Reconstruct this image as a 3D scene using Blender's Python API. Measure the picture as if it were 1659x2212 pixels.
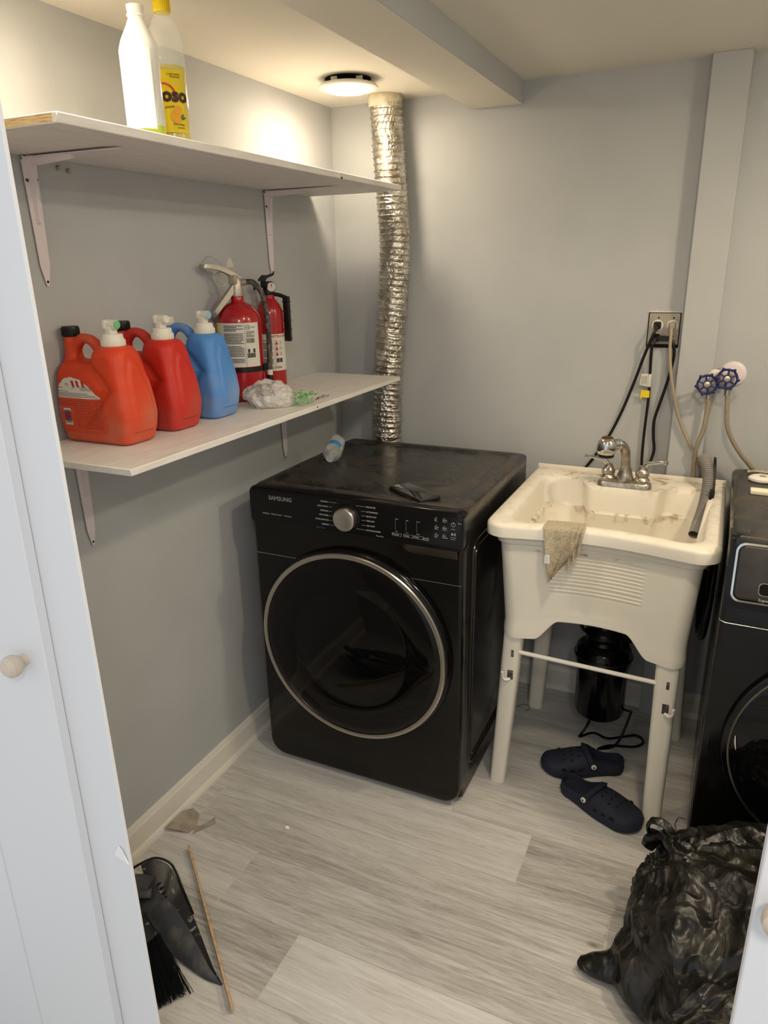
import bpy, bmesh, math, random
from math import sin, cos, pi, radians
from mathutils import Vector, Matrix, noise

for o in list(bpy.data.objects): bpy.data.objects.remove(o)
S = bpy.context.scene
COL = S.collection
random.seed(7)

# ------------------------------------------------------------------ camera
cd = bpy.data.cameras.new('camera'); cam = bpy.data.objects.new('camera', cd); COL.objects.link(cam)
YAW, PITCH, ROLL = radians(25.2871), radians(18.8561), radians(-1.0373)
F = Vector((-sin(YAW)*cos(PITCH), cos(YAW)*cos(PITCH), -sin(PITCH)))
R0 = Vector((cos(YAW), sin(YAW), 0)); U0 = R0.cross(F)
Rr = R0*cos(ROLL)+U0*sin(ROLL); Ur = U0*cos(ROLL)-R0*sin(ROLL)
m = Matrix.Identity(4)
for i in range(3): m[i][0], m[i][1], m[i][2] = Rr[i], Ur[i], -F[i]
m.translation = Vector((1.3912, -2.5623, 1.6097))
cam.matrix_world = m
cd.sensor_fit = 'HORIZONTAL'; cd.sensor_width = 36; cd.lens = 1562.05/1659*36
cd.clip_start = .02
S.camera = cam
# ------------------------------------------------------------------ view + world
S.view_settings.view_transform = 'Standard'; S.view_settings.look = 'None'
S.view_settings.exposure = 0.0; S.view_settings.gamma = 1; S.view_settings.use_curve_mapping = False
hl = bpy.data.lights.new('hallway_lamp', 'AREA'); hl.shape = 'DISK'; hl.size = .30; hl.energy = 13; hl.color = (1, .93, .84)
hlo = bpy.data.objects.new('hallway_lamp', hl); COL.objects.link(hlo); hlo.location = (1.75, -3.1, 2.25); hlo.rotation_euler = (radians(28), 0, radians(10))
w = bpy.data.worlds.new('world'); S.world = w; w.use_nodes = True
w.node_tree.nodes['Background'].inputs[0].default_value = (.93, .97, 1.0, 1)
w.node_tree.nodes['Background'].inputs[1].default_value = .75
LAMP_POWER = 9.0
LAMP_COLOR = (1.0, .84, .61)
LAMPS = [(.25, -.346, 2.144), (.28, -1.56, 2.144), (1.98, -.78, 2.158), (1.45, -1.45, 2.158)]
LAMP_SCALE = [.48, .52, 1.32, .98]

# ------------------------------------------------------------------ materials
def lin(c):
    return tuple(((x/255)/12.92 if x/255 <= .04045 else ((x/255+.055)/1.055)**2.4) for x in c)
def mat(name, col, rough=.5, metal=0, noise_amt=0, noise_scale=20, col2=None, bump=0, bump_scale=80, spec=.5,
        trans=0, ior=1.45, coat=0, alpha=1, nlo=.4, nhi=.65, sheen=0, sub=0, emit=None, es=0, stretch=None, dist=0, detail=5):
    m = bpy.data.materials.new(name); m.use_nodes = True
    nt = m.node_tree; b = nt.nodes['Principled BSDF']
    c = lin(col)+(1,)
    b.inputs['Base Color'].default_value = c; b.inputs['Roughness'].default_value = rough
    b.inputs['Metallic'].default_value = metal; b.inputs['Specular IOR Level'].default_value = spec
    b.inputs['Transmission Weight'].default_value = trans; b.inputs['IOR'].default_value = ior
    b.inputs['Coat Weight'].default_value = coat; b.inputs['Alpha'].default_value = alpha
    b.inputs['Sheen Weight'].default_value = sheen
    if emit: b.inputs['Emission Color'].default_value = emit+(1,); b.inputs['Emission Strength'].default_value = es
    tc = nt.nodes.new('ShaderNodeTexCoord'); src = tc.outputs['Object']
    if stretch:
        mp = nt.nodes.new('ShaderNodeMapping'); mp.inputs['Scale'].default_value = stretch
        nt.links.new(src, mp.inputs[0]); src = mp.outputs[0]
    if col2:
        n = nt.nodes.new('ShaderNodeTexNoise'); n.inputs['Scale'].default_value = noise_scale; n.inputs['Detail'].default_value = detail
        n.inputs['Distortion'].default_value = dist
        nt.links.new(src, n.inputs['Vector'])
        r = nt.nodes.new('ShaderNodeMapRange'); r.inputs['From Min'].default_value = nlo; r.inputs['From Max'].default_value = nhi
        nt.links.new(n.outputs['Fac'], r.inputs['Value'])
        mx = nt.nodes.new('ShaderNodeMix'); mx.data_type = 'RGBA'
        mx.inputs['A'].default_value = c; mx.inputs['B'].default_value = lin(col2)+(1,)
        if noise_amt:
            mm = nt.nodes.new('ShaderNodeMath'); mm.operation = 'MULTIPLY'; mm.inputs[1].default_value = noise_amt
            nt.links.new(r.outputs[0], mm.inputs[0]); nt.links.new(mm.outputs[0], mx.inputs['Factor'])
        else: nt.links.new(r.outputs[0], mx.inputs['Factor'])
        nt.links.new(mx.outputs['Result'], b.inputs['Base Color'])
    if bump:
        n = nt.nodes.new('ShaderNodeTexNoise'); n.inputs['Scale'].default_value = bump_scale; n.inputs['Detail'].default_value = 4
        nt.links.new(src, n.inputs['Vector'])
        bp = nt.nodes.new('ShaderNodeBump'); bp.inputs['Strength'].default_value = bump; bp.inputs['Distance'].default_value = .004
        nt.links.new(n.outputs['Fac'], bp.inputs['Height']); nt.links.new(bp.outputs[0], b.inputs['Normal'])
    return m

M = {}
M['wall'] = mat('wall_paint', (185, 187, 188), .75, bump=.08, bump_scale=220, col2=(179, 181, 182), noise_scale=3)
M['ceiling'] = mat('ceiling_paint', (226, 221, 208), .85, bump=.12, bump_scale=60)
M['trim'] = mat('white_trim_paint', (226, 222, 212), .45, bump=.03, bump_scale=90)
M['doorpaint'] = mat('white_door_paint', (222, 222, 224), .5, bump=.04, bump_scale=260)
M['knob'] = mat('beige_door_knob', (206, 190, 172), .4)
M['shelf'] = mat('white_shelf_paint', (230, 226, 222), .5, col2=(222, 216, 210), noise_scale=10, stretch=(6, 1, 6), bump=.10, bump_scale=30)
M['pine'] = mat('bare_pine_edge', (226, 200, 150), .7, col2=(176, 132, 78), noise_scale=30, stretch=(1, 1, 14), nlo=.45, nhi=.7)
M['bracket'] = mat('white_bracket_enamel', (226, 215, 219), .4)
M['screw'] = mat('rusty_screw', (96, 58, 38), .6, metal=.5)
M['black'] = mat('black_plastic', (14, 14, 15), .4)
M['blackgloss'] = mat('glossy_black', (10, 10, 11), .14, spec=.35)
M['hole'] = mat('dark_hole', (10, 9, 8), .9)
M['orange'] = mat('dusty_orange_plastic', (212, 62, 22), .5, col2=(196, 110, 84), noise_scale=9, noise_amt=.75, nlo=.46, nhi=.72)
M['red'] = mat('dusty_red_plastic', (198, 38, 24), .5, col2=(178, 84, 72), noise_scale=9, noise_amt=.6, nlo=.46, nhi=.72)
M['blue'] = mat('dusty_blue_plastic', (78, 138, 208), .5, col2=(150, 168, 196), noise_scale=9, noise_amt=.6, nlo=.46, nhi=.72)
M['whitecap'] = mat('white_cap_plastic', (226, 222, 210), .45)
M['greenbtn'] = mat('green_tap_button', (120, 184, 128), .4)
M['bluebtn'] = mat('blue_tap_button', (150, 186, 220), .4)
M['extred'] = mat('extinguisher_red_enamel', (168, 14, 26), .22, coat=.4, col2=(160, 60, 56), noise_scale=10, noise_amt=.25)
M['label'] = mat('paper_label', (216, 212, 202), .6)
M['ink'] = mat('label_ink', (70, 66, 64), .7)
M['redink'] = mat('red_label_ink', (178, 40, 44), .6)
M['yellow'] = mat('yellow_label', (236, 208, 20), .5)
M['brass'] = mat('dull_metal_valve', (190, 182, 168), .4, metal=.75, bump=.2, bump_scale=40)
M['rubber'] = mat('dusty_rubber_hose', (54, 50, 48), .7, col2=(110, 102, 94), noise_scale=80)
M['foil'] = mat('crinkled_foil', (222, 218, 208), .30, metal=1, bump=.9, bump_scale=55, col2=(178, 170, 156), noise_scale=30)
M['dirtywhite'] = mat('duct_collar_tape', (216, 208, 184), .5, col2=(176, 160, 120), noise_scale=20)
M['lampbody'] = mat('lamp_white_plastic', (228, 224, 216), .4)
M['diffuser'] = mat('lamp_diffuser', (255, 250, 240), .5, emit=LAMP_COLOR, es=1)
M['chrome'] = mat('chrome', (214, 214, 214), .1, metal=1)
M['steel'] = mat('brushed_steel', (196, 192, 184), .3, metal=1)
M['dullchrome'] = mat('limescaled_chrome', (196, 190, 180), .28, metal=.9, col2=(150, 140, 126), noise_scale=45, bump=.15, bump_scale=80)
M['braid'] = mat('braided_hose', (168, 156, 138), .5, metal=.4, bump=.8, bump_scale=500)
M['greyhose'] = mat('grey_corrugated_hose', (138, 134, 130), .55)
M['beigecord'] = mat('beige_cord', (164, 150, 130), .6)
M['white'] = mat('white_plastic', (230, 226, 218), .45)
M['bluevalve'] = mat('blue_handwheel', (24, 30, 92), .4)
M['outlet'] = mat('painted_metal_plate', (172, 162, 146), .45, metal=.4)
M['navy'] = mat('navy_foam_clog', (32, 35, 52), .75, bump=.1, bump_scale=300)
M['towel'] = mat('beige_terry_towel', (200, 188, 164), .95, bump=1.0, bump_scale=420, col2=(172, 158, 132), noise_scale=220)
M['bag'] = mat('black_bin_bag_film', (20, 19, 18), .40, col2=(50, 46, 40), noise_scale=14, nlo=.5, nhi=.75, bump=.12, bump_scale=60)
M['pangrey'] = mat('dusty_grey_dustpan_plastic', (62, 64, 70), .45, col2=(110, 106, 98), noise_scale=22, nlo=.5, nhi=.8)
M['pandark'] = mat('scratched_black_dustpan', (34, 34, 36), .4, col2=(150, 146, 138), noise_scale=60, nlo=.6, nhi=.72)
M['bristle'] = mat('black_bristles', (18, 20, 24), .4)
M['lath'] = mat('raw_wood_lath', (208, 180, 144), .7, col2=(184, 152, 114), noise_scale=40, stretch=(3, 3, 12))
M['tile'] = mat('floor_board_offcut', (168, 158, 144), .7, col2=(146, 136, 122), noise_scale=30)
M['screen'] = mat('phone_glass', (10, 10, 12), .08, coat=.5)
M['clearpet'] = mat('clear_pet', (236, 240, 240), .10, alpha=.27, spec=.9)
M['whitepet'] = mat('clear_white_bottle', (250, 250, 246), .12, trans=.35, ior=1.2)
M['whitelabel'] = mat('white_bottle_label', (250, 248, 240), .3)
M['greenliquid'] = mat('green_liquid_label', (176, 190, 60), .3)
M['yellowliq'] = mat('yellow_liquid', (232, 210, 8), .15)
M['brown'] = mat('brown_letters', (70, 34, 30), .5)
M['lemon'] = mat('lemon_print', (240, 170, 20), .5)
M['leaf'] = mat('leaf_print', (60, 110, 40), .5)
M['redprint'] = mat('red_rainbow_print', (214, 70, 40), .5)
M['film'] = mat('crinkled_clear_film', (236, 232, 228), .22, alpha=.62, bump=.4, bump_scale=80)
M['clearfilm'] = mat('clear_film', (232, 236, 226), .12, alpha=.22, spec=.8)
M['greenbits'] = mat('green_plastic_bits', (104, 186, 84), .35)
M['lettering'] = mat('panel_lettering', (190, 190, 190), .5)
M['logo'] = mat('grey_logo', (150, 150, 152), .35, metal=.3)
M['bluelet'] = mat('blue_panel_mark', (60, 100, 160), .5)
M['wax'] = mat('white_soap_bar', (238, 232, 206), .5)
M['paper'] = mat('paper_scrap', (236, 236, 234), .8)
M['labelprint'] = mat('orange_label_print', (206, 72, 40), .5)

def crumpled(m, scale, dist, strength):
    nt = m.node_tree; b = nt.nodes['Principled BSDF']; tc = nt.nodes.new('ShaderNodeTexCoord')
    n = nt.nodes.new('ShaderNodeTexNoise'); n.inputs['Scale'].default_value = 6; nt.links.new(tc.outputs['Object'], n.inputs[0])
    mx = nt.nodes.new('ShaderNodeMix'); mx.data_type = 'VECTOR'; mx.inputs[0].default_value = .22
    nt.links.new(tc.outputs['Object'], mx.inputs[4]); nt.links.new(n.outputs['Color'], mx.inputs[5])
    prev = None
    for sc_, st_ in ((scale, strength), (scale*2.3, strength*.6)):
        v = nt.nodes.new('ShaderNodeTexVoronoi'); v.inputs['Scale'].default_value = sc_; v.feature = 'SMOOTH_F1'; v.inputs['Smoothness'].default_value = .15
        nt.links.new(mx.outputs[1], v.inputs['Vector'])
        bp = nt.nodes.new('ShaderNodeBump'); bp.inputs['Strength'].default_value = st_; bp.inputs['Distance'].default_value = dist*scale/sc_
        nt.links.new(v.outputs['Distance'], bp.inputs['Height'])
        if prev: nt.links.new(prev.outputs[0], bp.inputs['Normal'])
        prev = bp
    nt.links.new(prev.outputs[0], b.inputs['Normal'])
crumpled(M['bag'], 15, .03, .6); M['bag'].node_tree.nodes['Principled BSDF'].inputs['Roughness'].default_value = .34
crumpled(M['foil'], 75, .008, .5)

# appliance enamel with dust
def enamel(name, base, dust, lo, hi, rough, scale, top_only=False, spec=.5):
    m = bpy.data.materials.new(name); m.use_nodes = True; nt = m.node_tree; b = nt.nodes['Principled BSDF']
    tc = nt.nodes.new('ShaderNodeTexCoord')
    n = nt.nodes.new('ShaderNodeTexNoise'); n.inputs['Scale'].default_value = scale; n.inputs['Detail'].default_value = 8; n.inputs['Distortion'].default_value = 1.2
    nt.links.new(tc.outputs['Object'], n.inputs[0])
    r = nt.nodes.new('ShaderNodeMapRange'); r.inputs[1].default_value = lo; r.inputs[2].default_value = hi
    nt.links.new(n.outputs['Fac'], r.inputs[0])
    n2 = nt.nodes.new('ShaderNodeTexNoise'); n2.inputs['Scale'].default_value = 130; n2.inputs['Detail'].default_value = 2
    nt.links.new(tc.outputs['Object'], n2.inputs[0])
    r2 = nt.nodes.new('ShaderNodeMapRange'); r2.inputs[1].default_value = .70; r2.inputs[2].default_value = .74
    nt.links.new(n2.outputs['Fac'], r2.inputs[0])
    mx = nt.nodes.new('ShaderNodeMix'); mx.data_type = 'RGBA'; mx.inputs['A'].default_value = lin(base)+(1,); mx.inputs['B'].default_value = lin(dust)+(1,)
    nt.links.new(r.outputs[0], mx.inputs['Factor'])
    mx2 = nt.nodes.new('ShaderNodeMix'); mx2.data_type = 'RGBA'; mx2.inputs['B'].default_value = lin((150, 140, 128))+(1,)
    nt.links.new(r2.outputs[0], mx2.inputs['Factor']); nt.links.new(mx.outputs['Result'], mx2.inputs['A'])
    nt.links.new((mx2 if top_only else mx).outputs['Result'], b.inputs['Base Color'])
    rr = nt.nodes.new('ShaderNodeMapRange'); rr.inputs[3].default_value = rough; rr.inputs[4].default_value = rough+.3
    nt.links.new(r.outputs[0], rr.inputs[0]); nt.links.new(rr.outputs[0], b.inputs['Roughness'])
    b.inputs['Specular IOR Level'].default_value = spec
    return m
M['dryertop'] = enamel('dusty_black_enamel_top', (26, 25, 24), (74, 66, 58), .42, .72, .22, 7, True)
M['dryer'] = enamel('black_stainless_enamel', (13, 12, 11), (22, 20, 18), .5, .8, .16, 4, False, .30)
M['dryerside'] = enamel('black_side_enamel', (22, 20, 18), (36, 33, 30), .5, .8, .2, 4, False, .45)
M['drawer'] = mat('brushed_black_stainless', (92, 86, 80), .3, metal=.9, col2=(74, 68, 62), noise_scale=8)

# sink plastic with rim stains (a mask of dirt around the tap deck and the water line)
def sinkmat():
    m = mat('stained_white_tub_plastic', (232, 226, 212), .38)
    nt = m.node_tree; b = nt.nodes['Principled BSDF']
    tc = nt.nodes.new('ShaderNodeTexCoord')
    def mask(scale, lo, hi, dist=0):
        n = nt.nodes.new('ShaderNodeTexNoise'); n.inputs['Scale'].default_value = scale; n.inputs['Detail'].default_value = 8; n.inputs['Distortion'].default_value = dist
        nt.links.new(tc.outputs['Object'], n.inputs[0])
        r = nt.nodes.new('ShaderNodeMapRange'); r.inputs[1].default_value = lo; r.inputs[2].default_value = hi
        nt.links.new(n.outputs['Fac'], r.inputs[0]); return r.outputs[0]
    at = nt.nodes.new('ShaderNodeAttribute'); at.attribute_name = 'dirt'
    def mul(a, c):
        x = nt.nodes.new('ShaderNodeMath'); x.operation = 'MULTIPLY'; nt.links.new(a, x.inputs[0])
        if isinstance(c, float): x.inputs[1].default_value = c
        else: nt.links.new(c, x.inputs[1])
        x.use_clamp = True; return x.outputs[0]
    f1 = mul(mul(mask(26, .50, .66, .8), at.outputs['Fac']), .8)
    f2 = mul(mask(5, .5, .85, .5), .22)
    mx = nt.nodes.new('ShaderNodeMix'); mx.data_type = 'RGBA'; mx.inputs['A'].default_value = lin((232, 226, 212))+(1,); mx.inputs['B'].default_value = lin((206, 186, 150))+(1,)
    nt.links.new(f2, mx.inputs['Factor'])
    mx2 = nt.nodes.new('ShaderNodeMix'); mx2.data_type = 'RGBA'; mx2.inputs['B'].default_value = lin((150, 112, 62))+(1,)
    nt.links.new(mx.outputs['Result'], mx2.inputs['A']); nt.links.new(f1, mx2.inputs['Factor'])
    nt.links.new(mx2.outputs['Result'], b.inputs['Base Color'])
    return m
M['sink'] = sinkmat()

# plank floor: rows along y, boards along x
def floormat():
    m = bpy.data.materials.new('grey_oak_vinyl_planks'); m.use_nodes = True; nt = m.node_tree; b = nt.nodes['Principled BSDF']; L = nt.links
    tc = nt.nodes.new('ShaderNodeTexCoord'); sp = nt.nodes.new('ShaderNodeSeparateXYZ'); L.new(tc.outputs['Object'], sp.inputs[0])
    def mt(op, a, c=0.0, d=None):
        x = nt.nodes.new('ShaderNodeMath'); x.operation = op
        for i, v in enumerate((a, c) if d is None else (a, c, d)):
            if isinstance(v, (int, float)): x.inputs[i].default_value = v
            else: L.new(v, x.inputs[i])
        return x.outputs[0]
    X, Y = sp.outputs[0], sp.outputs[1]
    ry = mt('DIVIDE', mt('ADD', Y, 1.02), .19); row = mt('FLOOR', ry); fy = mt('FRACT', ry)
    off = mt('MULTIPLY', row, .255)
    cx_ = mt('DIVIDE', mt('ADD', mt('SUBTRACT', X, .072-.255), off), 1.22); colm = mt('FLOOR', cx_); fx = mt('FRACT', cx_)
    cb = nt.nodes.new('ShaderNodeCombineXYZ'); L.new(row, cb.inputs[0]); L.new(colm, cb.inputs[1])
    wn = nt.nodes.new('ShaderNodeTexWhiteNoise'); wn.noise_dimensions = '2D'; L.new(cb.outputs[0], wn.inputs['Vector'])
    # grain coordinates, shifted per board
    gx = mt('ADD', mt('MULTIPLY', X, 1.0), mt('MULTIPLY', wn.outputs[0], 37.0))
    gc = nt.nodes.new('ShaderNodeCombineXYZ'); L.new(gx, gc.inputs[0]); L.new(mt('MULTIPLY', Y, 13.0), gc.inputs[1]); L.new(mt('MULTIPLY', wn.outputs[0], 11.0), gc.inputs[2])
    def nz(scale, det, dist, rough=.6):
        n = nt.nodes.new('ShaderNodeTexNoise'); n.inputs['Scale'].default_value = scale; n.inputs['Detail'].default_value = det
        n.inputs['Distortion'].default_value = dist; n.inputs['Roughness'].default_value = rough; L.new(gc.outputs[0], n.inputs[0]); return n.outputs['Fac']
    g1 = nz(3.4, 12, 2.0, .78); g2 = nz(12, 6, .8, .7); g3 = nz(.9, 3, .6)
    v = mt('ADD', mt('MULTIPLY', g1, .62), mt('ADD', mt('MULTIPLY', g2, .28), mt('MULTIPLY', g3, .35)))
    v = mt('ADD', v, mt('MULTIPLY', mt('SUBTRACT', wn.outputs[0], .5), .18))
    cr = nt.nodes.new('ShaderNodeValToRGB'); L.new(v, cr.inputs[0])
    e = cr.color_ramp.elements; e[0].position = .42; e[0].color = lin((136, 130, 124))+(1,); e[1].position = .84; e[1].color = lin((220, 219, 216))+(1,)
    k = e.new(.55); k.color = lin((175, 171, 166))+(1,); k = e.new(.66); k.color = lin((200, 197, 193))+(1,)
    # knots
    vo = nt.nodes.new('ShaderNodeTexVoronoi'); vo.inputs['Scale'].default_value = 2.3
    kc = nt.nodes.new('ShaderNodeCombineXYZ'); L.new(X, kc.inputs[0]); L.new(mt('MULTIPLY', Y, 1.8), kc.inputs[1]); L.new(kc.outputs[0], vo.inputs['Vector'])
    kr = nt.nodes.new('ShaderNodeMapRange'); kr.inputs[1].default_value = .015; kr.inputs[2].default_value = .05; kr.inputs[3].default_value = .75; kr.inputs[4].default_value = 0
    L.new(vo.outputs['Distance'], kr.inputs[0])
    mk = nt.nodes.new('ShaderNodeMix'); mk.data_type = 'RGBA'; L.new(kr.outputs[0], mk.inputs['Factor']); L.new(cr.outputs[0], mk.inputs['A']); mk.inputs['B'].default_value = lin((92, 80, 68))+(1,)
    # seams
    s1 = mt('LESS_THAN', fy, .010); s2 = mt('LESS_THAN', fx, .0022)
    ms = nt.nodes.new('ShaderNodeMix'); ms.data_type = 'RGBA'; L.new(mt('MULTIPLY', s1, .45), ms.inputs['Factor']); L.new(mk.outputs['Result'], ms.inputs['A']); ms.inputs['B'].default_value = lin((120, 108, 96))+(1,)
    ms2 = nt.nodes.new('ShaderNodeMix'); ms2.data_type = 'RGBA'; L.new(mt('MULTIPLY', s2, .8), ms2.inputs['Factor']); L.new(ms.outputs['Result'], ms2.inputs['A']); ms2.inputs['B'].default_value = lin((206, 196, 176))+(1,)
    L.new(ms2.outputs['Result'], b.inputs['Base Color'])
    b.inputs['Roughness'].default_value = .52; b.inputs['Specular IOR Level'].default_value = .35
    bp = nt.nodes.new('ShaderNodeBump'); bp.inputs['Strength'].default_value = .15; bp.inputs['Distance'].default_value = .002
    L.new(g2, bp.inputs['Height']); L.new(bp.outputs[0], b.inputs['Normal'])
    return m
M['floor'] = floormat()

# ------------------------------------------------------------------ mesh helpers
def V(*a): return Vector(a)
def catmull(pts, n=8):
    pts = [Vector(p) for p in pts]
    if len(pts) < 3: return pts
    P = [pts[0]*2-pts[1]]+pts+[pts[-1]*2-pts[-2]]
    out = []
    for i in range(1, len(P)-2):
        for k in range(n):
            t = k/n; a, b, c, d = P[i-1], P[i], P[i+1], P[i+2]
            out.append(.5*((2*b)+(c-a)*t+(2*a-5*b+4*c-d)*t*t+(3*b-a-3*c+d)*t**3))
    out.append(pts[-1]); return out

class MB:
    def __init__(s): s.bm = bmesh.new()
    def box(s, x0, x1, y0, y1, z0, z1, bev=0, seg=2):
        b = bmesh.new(); bmesh.ops.create_cube(b, size=1)
        for v in b.verts: v.co = V((x0+x1)/2+v.co.x*(x1-x0), (y0+y1)/2+v.co.y*(y1-y0), (z0+z1)/2+v.co.z*(z1-z0))
        if bev: bmesh.ops.bevel(b, geom=b.edges[:], offset=bev, segments=seg, affect='EDGES', profile=.5)
        s._join(b); return s
    def _join(s, b, Mx=None):
        me = bpy.data.meshes.new('tmp'); b.to_mesh(me); b.free()
        if Mx is not None: me.transform(Mx)
        s.bm.from_mesh(me); bpy.data.meshes.remove(me)
    def add(s, other, Mx=None): s._join(other.bm, Mx); return s
    def loft(s, rings, closed=True, cap0=True, cap1=True, loop=False):
        b = s.bm; R = [[b.verts.new(p) for p in r] for r in rings]; n = len(R[0])
        rng = range(len(R)) if loop else range(len(R)-1)
        for i in rng:
            A, B = R[i], R[(i+1) % len(R)]
            for j in range(n if closed else n-1):
                k = (j+1) % n
                try: b.faces.new((A[j], A[k], B[k], B[j]))
                except ValueError: pass
        if closed and not loop:
            if cap0: b.faces.new(R[0][::-1])
            if cap1: b.faces.new(R[-1])
        return R
    def lathe(s, prof, c=(0, 0, 0), axis=(0, 0, 1), n=32, cap=True):
        ax = Vector(axis).normalized(); q = V(0, 0, 1).rotation_difference(ax); c = Vector(c)
        s.loft([[c+q @ V(max(r, 1e-4)*cos(2*pi*k/n), max(r, 1e-4)*sin(2*pi*k/n), z) for k in range(n)] for r, z in prof], cap0=cap, cap1=cap); return s
    def tube(s, pts, r, n=10, sm=8, cap=True, flat=1.0):
        P = catmull(pts, sm) if sm > 1 else [Vector(p) for p in pts]
        N = len(P); rr = r if callable(r) else (lambda t: r)
        up = None; rings = []
        for i, p in enumerate(P):
            t = (P[min(i+1, N-1)]-P[max(i-1, 0)]).normalized()
            if up is None:
                up = V(0, 0, 1) if abs(t.z) < .9 else V(1, 0, 0)
            a = t.cross(up).normalized(); up = a.cross(t).normalized()
            R = rr(i/(N-1))
            rings.append([p+a*(R*cos(2*pi*k/n))+up*(R*flat*sin(2*pi*k/n)) for k in range(n)])
        s.loft(rings, cap0=cap, cap1=cap); return s
    def prism(s, poly, o, u, v, w):
        """poly 2D in plane (o,u,v), extruded along w"""
        o, u, v, w = map(Vector, (o, u, v, w))
        A = [o+u*a+v*b for a, b in poly]; s.loft([A, [p+w for p in A]]); return s
    def ball(s, c, r, n=3, sc=(1, 1, 1), Mx=None):
        b = bmesh.new(); bmesh.ops.create_icosphere(b, subdivisions=n, radius=r)
        for v in b.verts: v.co = V(v.co.x*sc[0], v.co.y*sc[1], v.co.z*sc[2])
        if Mx is not None: b.transform(Mx)
        for v in b.verts: v.co += Vector(c)
        s._join(b); return s
    def bevel(s, off, seg=2, ang=35):
        es = [e for e in s.bm.edges if len(e.link_faces) == 2 and e.calc_face_angle(0) > radians(ang)]
        bmesh.ops.bevel(s.bm, geom=es, offset=off, segments=seg, affect='EDGES', profile=.5); return s
    def xf(s, Mx): s.bm.transform(Mx); return s
    def fn(s, f):
        for v in s.bm.verts: v.co = f(v.co)
        return s
    def mesh(s, name, loc=(0, 0, 0), smooth=40):
        bmesh.ops.recalc_face_normals(s.bm, faces=s.bm.faces[:])
        me = bpy.data.meshes.new(name)
        for v in s.bm.verts: v.co -= Vector(loc)
        if smooth:
            for f in s.bm.faces: f.smooth = True
            lim = radians(smooth)
            for e in s.bm.edges:
                if len(e.link_faces) == 2 and e.calc_face_angle(0) > lim: e.smooth = False
        s.bm.to_mesh(me); s.bm.free(); return me

def remesh(mb, voxel=.003, smooth=4, subd=0):
    me = mb.mesh('tmp', smooth=0); o = bpy.data.objects.new('tmp', me); COL.objects.link(o)
    md = o.modifiers.new('r', 'REMESH'); md.mode = 'VOXEL'; md.voxel_size = voxel
    if smooth:
        sm = o.modifiers.new('s', 'SMOOTH'); sm.factor = .5; sm.iterations = smooth
    dg = bpy.context.evaluated_depsgraph_get(); dg.update()
    m2 = bpy.data.meshes.new_from_object(o.evaluated_get(dg))
    out = MB(); out.bm.from_mesh(m2); bpy.data.objects.remove(o); bpy.data.meshes.remove(m2); return out

def decimate(mb, ratio):
    me = mb.mesh('tmp', smooth=0); o = bpy.data.objects.new('tmp', me); COL.objects.link(o)
    md = o.modifiers.new('d', 'DECIMATE'); md.ratio = ratio
    dg = bpy.context.evaluated_depsgraph_get(); dg.update()
    m2 = bpy.data.meshes.new_from_object(o.evaluated_get(dg))
    out = MB(); out.bm.from_mesh(m2); bpy.data.objects.remove(o); bpy.data.meshes.remove(m2); return out

def obj(name, mb, m, parent=None, loc=(0, 0, 0), smooth=40):
    me = mb.mesh(name, loc, smooth); me.materials.append(M[m] if isinstance(m, str) else m)
    o = bpy.data.objects.new(name, me); COL.objects.link(o)
    if parent is not None: o.parent = parent
    else: o.location = loc
    return o
class Thing:
    def __init__(s, name, label, cat, loc=(0, 0, 0), group=None):
        s.loc = loc; s.o = bpy.data.objects.new(name, None); COL.objects.link(s.o); s.o.location = loc
        s.o.empty_display_size = .05
        s.o['label'] = label; s.o['category'] = cat
        if group: s.o['group'] = group
    def part(s, name, mb, m, parent=None, label=None, smooth=40, kind=None):
        o = obj(name, mb, m, parent or s.o, s.loc, smooth)
        if label: o['label'] = label
        if kind: o['kind'] = kind
        return o
def single(name, mb, m, label, cat, loc=(0, 0, 0), group=None, smooth=40):
    o = obj(name, mb, m, None, loc, smooth); o['label'] = label; o['category'] = cat
    if group: o['group'] = group
    return o
def struct(name, mb, m, label=None, parent=None, smooth=30):
    o = obj(name, mb, m, parent, smooth=smooth)
    if parent is None: o['kind'] = 'structure'
    if label: o['label'] = label
    return o

def text_mb(txt, size, org, u, v, depth=.0004, align='LEFT', bold=0, sx=1.0):
    """flat lettering standing on plane (org,u,v); size = cap height in m"""
    c = bpy.data.curves.new('t', 'FONT'); c.body = txt; c.size = size/.70; c.extrude = 0; c.offset = bold*size/.70
    c.align_x = align; c.resolution_u = 2
    o = bpy.data.objects.new('t', c); COL.objects.link(o)
    dg = bpy.context.evaluated_depsgraph_get(); dg.update()
    me = bpy.data.meshes.new_from_object(o.evaluated_get(dg))
    bpy.data.objects.remove(o)
    mb = MB(); mb.bm.from_mesh(me); bpy.data.meshes.remove(me)
    org, u, v = Vector(org), Vector(u).normalized(), Vector(v).normalized(); n = u.cross(v)
    g = bmesh.ops.extrude_face_region(mb.bm, geom=mb.bm.faces[:])
    for e in g['geom']:
        if isinstance(e, bmesh.types.BMVert): e.co.z += depth
    for q in mb.bm.verts: q.co = org+u*q.co.x*sx+v*q.co.y+n*q.co.z
    return mb
def rrect(x0, x1, y0, y1, r, n=6):
    P = []
    for cx, cy, a in ((x1-r, y0+r, -pi/2), (x1-r, y1-r, 0), (x0+r, y1-r, pi/2), (x0+r, y0+r, pi)):
        for k in range(n+1): P.append((cx+r*cos(a+pi/2*k/n), cy+r*sin(a+pi/2*k/n)))
    return P
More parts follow.
